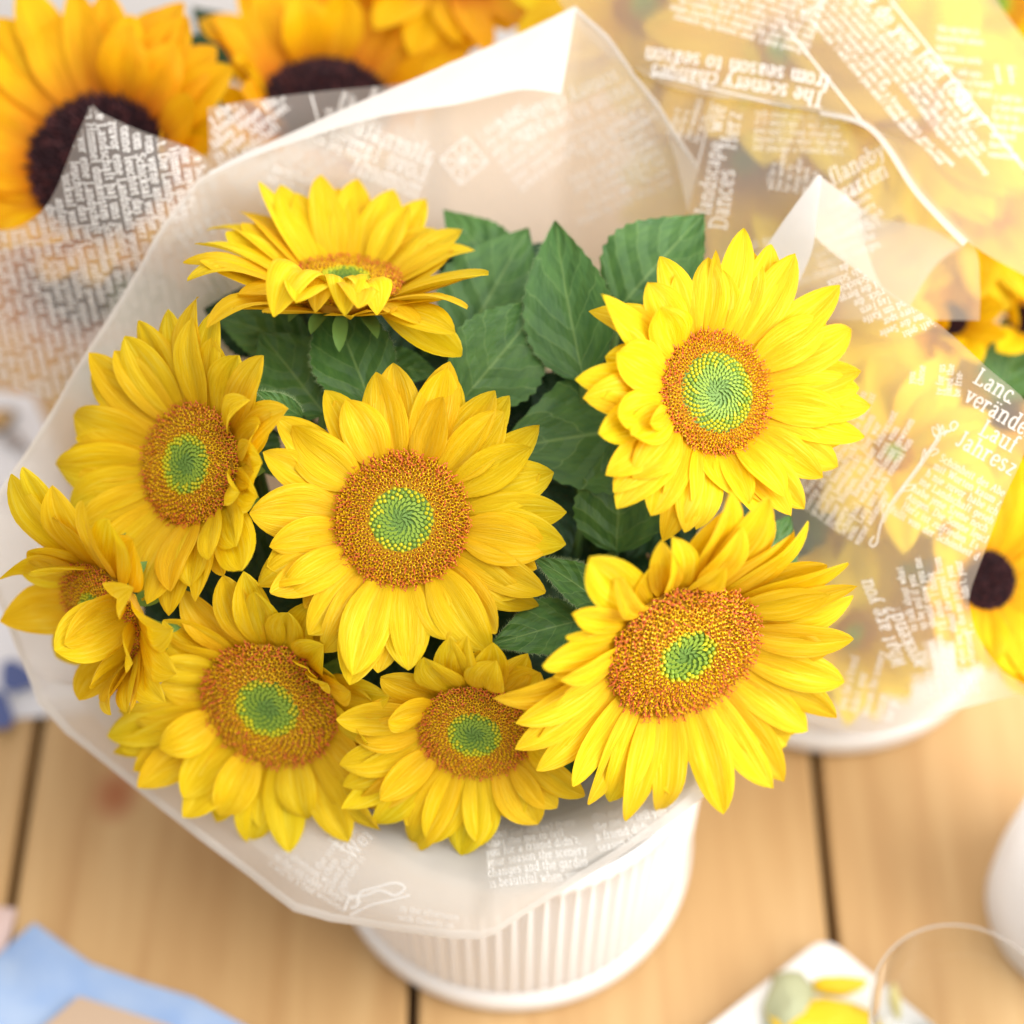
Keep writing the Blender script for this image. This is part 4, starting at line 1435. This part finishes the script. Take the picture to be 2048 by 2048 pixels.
P.block(1838, 650, 157, ["Landschaft geht", "nehme die Seele", "blättere spor", "und um Kaffe", "den Tag Fern", "Nacht rück. die", "des auf die Berge", "lieben? Schicksal", "macht, als Schick", "wen. als du"], 13, 19, 1.05, indents=[-80, -40, -30, 0, 0, -10, 0, 0, 10, 20], anchor=(1770, 610))
P.block(1828, 768, -83, ["you", "chose"], 13, 18, 1.05)
P.block(1884, 790, -84, ["ty for us", "liked the", "be frie-"], 13, 18, 1.05)
P.block(1838, 1268, -104, ["to talk about what", "so be and if you", "should show you me.", "I'll about. I think", "about the unreal from", "at the me to tell you", "for me to didn't, your", "in the garden"], 14, 19, 1.05, indents=[0, 0, 0, -10, -20, -30, -30, -60], anchor=(1850, 1200))
P.block(1815, 1330, -117, ["What are you"], 27, 30, 1.0, slant=.2)
P.block(1850, 1330, -117, ["weekend?"], 27, 30, 1.0, slant=.2)
P.block(1870, 1400, -100, filler(6, WORDS_E, 16, 3), 13, 18, 1.05, anchor=(1880, 1360))
P.block(1690, 1420, -75, filler(5, WORDS_E, 12, 4), 15, 24, 1.05)
P.done()
P = Print('right', "drawn_flower")
stem_c = [(1748, 1072), (1739, 1085), (1744, 1093), (1753, 1086), (1756, 1070), (1762, 1045), (1776, 1015), (1800, 980), (1830, 940), (1855, 905), (1872, 880), (1880, 862)]
P.line(stem_c, 2.0)
P.line([(x + 5, y + 1) for x, y in stem_c[5:]], 1.1)
P.line([(1905, 862), (1915, 850), (1908, 843), (1900, 850), (1902, 860), (1893, 864), (1880, 868)], 1.8)
for q in ([(1880, 866), (1870, 856), (1864, 856), (1868, 872), (1876, 876)], [(1880, 864), (1874, 848), (1880, 860)], [(1882, 862), (1884, 850), (1888, 862)], [(1885, 866), (1895, 860), (1887, 872)], [(1878, 874), (1866, 868), (1876, 880)],
          [(1850, 915), (1850, 898), (1846, 905), (1840, 930), (1843, 928)], [(1858, 903), (1872, 898), (1876, 904), (1862, 912)], [(1800, 982), (1820, 980), (1828, 970), (1812, 972), (1804, 978)], [(1766, 1035), (1764, 1018), (1772, 1005), (1776, 1012)]):
    P.line(q, 1.2)
P.done()

# upper right
P = Print('upper')
P.block(1650, 189, 194.5, ["The scenery changes"], 30, 30, 1.1)
P.block(1660, 156, 194.5, ["from season to season"], 30, 30, 1.1)
P.block(1617, 104, 196, filler(8, WORDS_E, 40, 5), 12.5, 18, 1.1, anchor=(1500, 60))
P.block(1690, -40, 48, ["How do you feel today?"], 31, 30, 1.0)
P.block(1600, 14, 50, filler(7, WORDS_E, 60, 6), 13, -19, 1.1, anchor=(1720, 180))
P.block(1876, 62, 6, filler(5, WORDS_E, 12, 7), 12, 19, 1.0)
P.block(1915, 150, 6, filler(4, WORDS_E, 9, 8), 12, 19, 1.0)
P.block(1988, 200, 6, filler(7, WORDS_E, 9, 9), 12, 19, 1.0)
P.block(1992, 165, 3, ["I F"], 34, 30, .8)
P.line([(1300, 146), (1400, 172), (1500, 196), (1650, 232)], 1.6)
P.line([(1567, 50), (1620, 115), (1680, 190), (1733, 255)], 2.2)
P.line([(1780, 0), (1870, 112), (1960, 226), (2048, 337)], 2.2)
P.done()
P = Print('lower', mat='ink_soft')
P.block(1442, 266, -80, ["wie im Wind"], 30, 30, 1.0)
P.block(1470, 300, -80, ["Herz"], 30, 30, 1.0)
P.block(1420, 430, -80, ["landscape,"], 28, 30, 1.0)
P.block(1452, 460, -82, ["Dances"], 32, 30, 1.0)
P.block(1510, 232, 4, filler(5, WORDS_E, 26, 10), 12, 17, 1.0)
P.block(1345, 270, -72, filler(4, WORDS_E, 10, 11), 12, 18, 1.0)
P.block(1545, 380, -82, filler(6, WORDS_E, 9, 12), 12, 17, 1.0)
P.block(1665, 372, -30, ["flaneby", "garten"], 30, 38, 1.0, slant=.25)
P.block(1660, 420, -30, filler(4, WORDS_E, 12, 13), 13, 20, 1.0)
P.block(1450, 520, -20, filler(6, WORDS_E, 20, 14), 14, 20, 1.0)
P.block(1620, 480, -20, filler(4, WORDS_E, 16, 15), 14, 20, 1.0)
P.line([(1425, 200), (1410, 270), (1395, 330)], 1.5)
P.done()

# main collar: seen from the unprinted side, so reversed
P = Print('main', mat='ink_soft', lift=.0006)
P.block(1232, 140, 155, ["scenery changes"], 26, 30, 1.0)
P.block(1262, 165, 155, ["season to season"], 26, 30, 1.0)
P.block(1285, 195, 155, filler(9, WORDS_E, 24, 16), 14, -21, 1.0, anchor=(1200, 260))
P.block(860, 330, 22, ["alternate", "Love Iam", "moment"], 34, 36, 1.0, mirror=True)
P.block(760, 260, 22, filler(4, WORDS_E, 16, 17), 16, 24, 1.0, mirror=True)
P.block(640, 380, 22, filler(4, WORDS_E, 12, 18), 16, 24, 1.0, mirror=True)
P.block(440, 420, 60, filler(6, WORDS_E, 22, 19), 14, 20, 1.0)
P.block(960, 280, -38, filler(7, WORDS_E, 14, 20), 15, 22, 1.0)
P.block(1180, 300, -35, filler(6, WORDS_E, 14, 30), 15, 22, 1.0)
P.block(965, 1670, -8, filler(6, WORDS_E, 20, 21), 15, 21, 1.1, anchor=(1040, 1720))
P.block(1180, 1620, -12, filler(5, WORDS_E, 20, 22), 15, 21, 1.1)
P.block(640, 1740, -55, filler(4, WORDS_E, 8, 23), 14, 20, 1.0)
P.block(680, 1700, -52, ["Ela", "Wei"], 30, 34, 1.0)
P.block(560, 1700, 38, filler(3, WORDS_E, 20, 24), 13, 18, 1.0)
P.block(800, 1820, 12, filler(2, WORDS_E, 14, 25), 13, 18, 1.0)
for (a, b, c_, d_) in ((930, 275, 975, 325), (975, 325, 920, 370), (920, 370, 880, 320), (880, 320, 930, 275), (930, 275, 920, 370), (880, 320, 975, 325), (905, 298, 948, 348), (950, 300, 900, 345)):
    P.line([(a, b), ((a + c_) / 2, (b + d_) / 2), (c_, d_)], 2.0)
P.line([(690, 1820), (700, 1795), (730, 1790), (760, 1780), (790, 1790), (810, 1775), (790, 1765), (750, 1775), (720, 1785), (715, 1810), (700, 1815)], 3)
P.line([(700, 1830), (740, 1810), (780, 1800), (820, 1790)], 2.5)
P.done()

# upper left
P = Print('peak')
P.block(185, 222, 79, filler(15, WORDS_D, 60, 26), 17, 22, 1.15, anchor=(235, 400))
P.block(207, 218, 79, filler(9, WORDS_D, 60, 28), 17, -22, 1.15, anchor=(235, 400))
P.done()
P = Print('strip')
P.block(420, 305, -36, filler(6, WORDS_D, 14, 27), 17, 22, 1.25, anchor=(480, 270))
P.block(420, 280, -36, filler(3, WORDS_D, 8, 31), 17, -22, 1.25, anchor=(480, 270))
P.block(530, 345, -36, filler(4, WORDS_D, 14, 32), 17, 22, 1.25, anchor=(560, 280))
P.block(655, 255, -72, filler(12, WORDS_D, 8, 29), 14, 18, 1.2, anchor=(700, 230))
P.line([(622, 190), (632, 225), (640, 260)], 2.2)
P.done()

# ------------------------------------------------------------------ things on the table
# printed napkin, left
def slab(name, poly, z0, th, mat, label, cat, seed=1, wav=.002, parent=None, sub=9):
    """soft cloth from a four sided outline on the table"""
    A, B, C_, D_ = [Vector(p) for p in poly]
    vv = []
    for i in range(sub):
        for j in range(sub):
            u, v = i / (sub - 1), j / (sub - 1)
            p = A.lerp(B, u).lerp(D_.lerp(C_, u), v)
            e = min(u, 1 - u, v, 1 - v)
            k = min(1, e * 8)
            vv.append((p.x, p.y, z0 + th * k + wav * (noise.noise(Vector((p.x * 18, p.y * 18, seed))) + .6) * k))
    return mesh_obj(name, vv, grid_faces(sub, sub), mat, parent)


cloth_w = plain("white_cotton", (.80, .79, .82), .85)
nap = slab("napkin", [(-.56, .335, 0), (-.318, .305, 0), (-.205, .07, 0), (-.56, .03, 0)], .001, .003, cloth_w, None, None, 3, .003, sub=17)
tag(nap, "white napkin with blue and tan printed motifs left of the bouquet", "napkin")
blue_ink = plain("blue_print", (.10, .13, .30), .85)
tan_ink = plain("tan_print", (.60, .37, .15), .85)
dark_ink = plain("dark_print", (.10, .085, .075), .85)


def motif(px, py, r, mat, nm, sx=1.0, ang=0.0):
    c = onz(px, py, .0075)
    vv, ff = [(c.x, c.y, .0088)], []
    n = 14
    for k in range(n):
        a = 2 * math.pi * k / n
        q = 1 + .18 * math.sin(3 * a + px)
        x, y = r * q * math.cos(a) * sx, r * q * math.sin(a)
        vv.append((c.x + x * math.cos(ang) - y * math.sin(ang), c.y + x * math.sin(ang) + y * math.cos(ang), .0088))
        ff.append((0, 1 + k, 1 + (k + 1) % n))
    for i in range(1, n):
        pass
    ff = [(0, 1 + k, 1 + (k + 1) % n) for k in range(n)]
    return mesh_obj(nm, vv, ff, mat, nap, smooth=False)


motif(0, 840, .0105, dark_ink, "printed_motif")
m_ = motif(0, 840, .0072, tan_ink, "printed_motif")
m_.location.z = .0006
motif(32, 885, .012, plain("taupe_print", (.36, .31, .29), .85), "printed_motif", .42, .95)
motif(36, 1355, .0125, blue_ink, "printed_motif", .75, 1.0)
motif(-8, 1425, .013, blue_ink, "printed_motif", .8, .4)
motif(20, 1000, .009, blue_ink, "printed_motif", .6, .7)

# blue cloth with beige card, lower left
m, nt, N, L = new_mat("blue_linen")
o_ = N.new("ShaderNodeOutputMaterial")
b_ = N.new("ShaderNodeBsdfPrincipled")
tc = N.new("ShaderNodeTexCoord")
nz = N.new("ShaderNodeTexNoise")
nz.inputs["Scale"].default_value = 40
L.new(tc.outputs["Object"], nz.inputs["Vector"])
r_ = ramp(N, L, nz.outputs[0], [(.3, (.27, .40, .66)), (.7, (.38, .49, .68))])
L.new(r_.outputs[0], b_.inputs["Base Color"])
b_.inputs["Roughness"].default_value = .8
L.new(b_.outputs[0], o_.inputs[0])
pts = [onz(-30, 1935), onz(70, 1848), onz(180, 1928), onz(290, 1968), onz(390, 1998), onz(520, 2070), onz(620, 2160)]
far = [onz(-420, 2300), onz(-300, 2320), onz(-180, 2340), onz(-60, 2350), onz(60, 2360), onz(200, 2370), onz(400, 2380)]
vv = []
ns_ = 8
for a, b in zip(pts, far):
    for k in range(ns_):
        p = a.lerp(b, k / (ns_ - 1))
        e = min(1, k * 1.0)
        vv.append((p.x, p.y, .002 + .004 * e + .003 * noise.noise(p * 30) * e))
bl = mesh_obj("cloth", vv, grid_faces(len(pts), ns_), m)
tag(bl, "pale blue linen cloth with a pointed corner on the planks", "cloth")
beige = plain("beige_card", (.50, .36, .25), .7)
cd = [onz(158, 1992, .011), onz(345, 2052, .011), onz(330, 2250, .011), onz(20, 2110, .011)]
vv = [tuple(p) for p in cd] + [(p.x, p.y, p.z - .0015) for p in cd]
card = mesh_obj("card", vv, [(0, 3, 2, 1), (0, 1, 5, 4), (1, 2, 6, 5), (2, 3, 7, 6), (3, 0, 4, 7)], beige, smooth=False)
tag(card, "beige card lying on the pale blue cloth", "card")
pk = slab("napkin", [tuple(onz(-300, 1780)), tuple(onz(35, 1818)), tuple(onz(5, 1925)), tuple(onz(-300, 2000))], .0006, .0015, plain("pink_cotton", (.62, .46, .42), .85), None, None, 8, .001)
tag(pk, "dusty pink napkin edge beside the blue cloth corner", "napkin")

# square plate, lower right
c0 = onz(1650, 1868, .012)
ux = (onz(1870, 2048, .012) - c0).normalized()
uy = (onz(1420, 2048, .012) - c0).normalized()
S_ = .20
pl = empty("square_plate", c0 + (ux + uy) * S_ / 2 - Vector((0, 0, .012)))
tag(pl, "white square plate holding yellow and green food", "plate")
vv, ff = [], []
prof = [(.0, .010, .010), (.002, .014, .010), (.016, .0125, .010), (.024, .007, .012), (.05, .006, .012), (.098, .006, .001)]
ncor = 6
rings = []
for (ins, z, cr) in prof:
    ring = []
    h = S_ / 2 - ins
    cr = min(cr, h * .9)
    for (sx, sy, a0) in ((1, 1, 0), (-1, 1, 90), (-1, -1, 180), (1, -1, 270)):
        for k in range(ncor):
            a = rad(a0 + 90 * k / (ncor - 1))
            x, y = sx * (h - cr) + cr * math.cos(a), sy * (h - cr) + cr * math.sin(a)
            ring.append(ux * x + uy * y + Vector((0, 0, z)))
    rings.append(ring)
nn_ = len(rings[0])
for r in rings:
    vv += r
for i in range(len(rings) - 1):
    for k in range(nn_):
        a, b = i * nn_ + k, i * nn_ + (k + 1) % nn_
        ff.append((a, b, b + nn_, a + nn_))
ff.append(tuple(range((len(rings) - 1) * nn_, len(rings) * nn_)))
mesh_obj("dish", vv, ff, M['pot'], pl)
foot = [ux * (x * .05) + uy * (y * .05) + Vector((0, 0, z)) for z in (0.0005, .0055) for (x, y) in ((1, 1), (-1, 1), (-1, -1), (1, -1))]
mesh_obj("foot", foot, [(0, 1, 5, 4), (1, 2, 6, 5), (2, 3, 7, 6), (3, 0, 4, 7)], M['pot'], pl, smooth=False)


def lump(name, px, py, z, r, mat, label, cat, group, seed, sq=(1, 1, .5)):
    c = onz(px, py, z)
    vv, ff = [], []
    nu_, nv_ = 12, 8
    for i in range(nu_):
        for j in range(nv_):
            a, b = 2 * math.pi * i / nu_, math.pi * j / (nv_ - 1)
            d = Vector((math.sin(b) * math.cos(a) * sq[0], math.sin(b) * math.sin(a) * sq[1], math.cos(b) * sq[2]))
            k = r * (1 + .35 * noise.noise(d * 2.2 + Vector((seed, 0, 0))))
            vv.append(c + d * k)
    o = mesh_obj(name, vv, grid_faces(nu_, nv_, closed=True), mat)
    tag(o, label, cat, group)
    return o


yel = plain("yellow_food", (.85, .56, .02), .4)
grn = plain("green_food", (.14, .22, .06), .5)
gry = plain("grey_green_food", (.42, .43, .26), .55)
lump("pepper_slice", 1678, 1972, .0125, .0105, yel, "small yellow slice near the square plate's corner", "food", None, 3, (1.5, .55, .35))
lump("pepper_slice", 1650, 2062, .018, .02, yel, "larger yellow slice in the middle of the square plate", "food", None, 5, (1.6, .9, .5))
lump("salad_leaf", 1580, 2015, .018, .017, gry, "pale grey green salad leaf on the square plate", "food", None, 7, (.8, 1.2, .6))
lump("salad_leaf", 1605, 2030, .02, .007, grn, "dark green salad sprig between the yellow slices on the square plate", "food", None, 9, (1, 1.2, .9))
lump("pepper_slice", 1790, 2000, .014, .006, plain("pale_lemon_food", (.82, .72, .30), .4), "thin pale lemon sliver by the drinking glass", "food", None, 11, (.5, 1.6, .5))

# glass and jug
m, nt, N, L = new_mat("clear_glass")
o_ = N.new("ShaderNodeOutputMaterial")
gl_ = N.new("ShaderNodeBsdfGlossy")
gl_.inputs["Roughness"].default_value = .03
tr = N.new("ShaderNodeBsdfTransparent")
tr.inputs[0].default_value = (.96, .97, .97, 1)
lw = N.new("ShaderNodeLayerWeight")
lw.inputs[0].default_value = .08
ms = N.new("ShaderNodeMixShader")
L.new(lw.outputs["Fresnel"], ms.inputs[0])
L.new(tr.outputs[0], ms.inputs[1])
L.new(gl_.outputs[0], ms.inputs[2])
L.new(ms.outputs[0], o_.inputs[0])
M['glass'] = m
g_ = empty("drinking_glass", (.217, -.158, .0))
tag(g_, "clear drinking glass standing over the square plate's edge", "glass")
v, f = lathe([(.001, .024, 0), (.030, .024, 0), (.0335, .028, 0), (.043, .105, 0), (.0438, .1062, 0), (.0446, .105, 0), (.0355, .026, 0), (.032, .0185, 0), (.001, .0182, 0)], 64)
mesh_obj("bowl", v, f, M['glass'], g_)
v, f = lathe([(.0441, .1066, 0), (.0447, .1072, 0), (.0453, .1066, 0), (.0447, .1060, 0), (.0441, .1066, 0)], 64)
mesh_obj("rim", v, f, paper_mat("glass_rim", .5, .2, (.85, .85, .84)), g_)
jm = paper_mat("milky_glass", .14, .10, (.95, .95, .96), 1.1, .3)
j_ = empty("jug", (.318, -.062, 0))
tag(j_, "tall milky white glass jug beside the square plate", "jug")
v, f = lathe([(.001, .004, 0), (.052, .002, 0), (.056, .006, 0), (.057, .04, 0), (.055, .09, 0), (.053, .125, 0), (.0545, .132, 0), (.0525, .133, 0), (.050, .125, 0), (.052, .06, 0), (.050, .012, 0), (.001, .010, 0)], 64)
mesh_obj("body", v, f, jm, j_)
v, f = lathe([(.0505, .1325, 0), (.0535, .1365, 0), (.0565, .1325, 0), (.0535, .1305, 0), (.0505, .1325, 0)], 64)
mesh_obj("rim", v, f, plain("white_glass_rim", (.9, .9, .9), .2, .5), j_)
hp = [(.055, -.0, .11), (.085, .0, .105), (.092, .0, .07), (.075, .0, .035), (.056, .0, .03)]
tube("handle", [Vector(p) for p in hp], .006, .006, jm, j_, Vector((0, 0, 0)), 10)
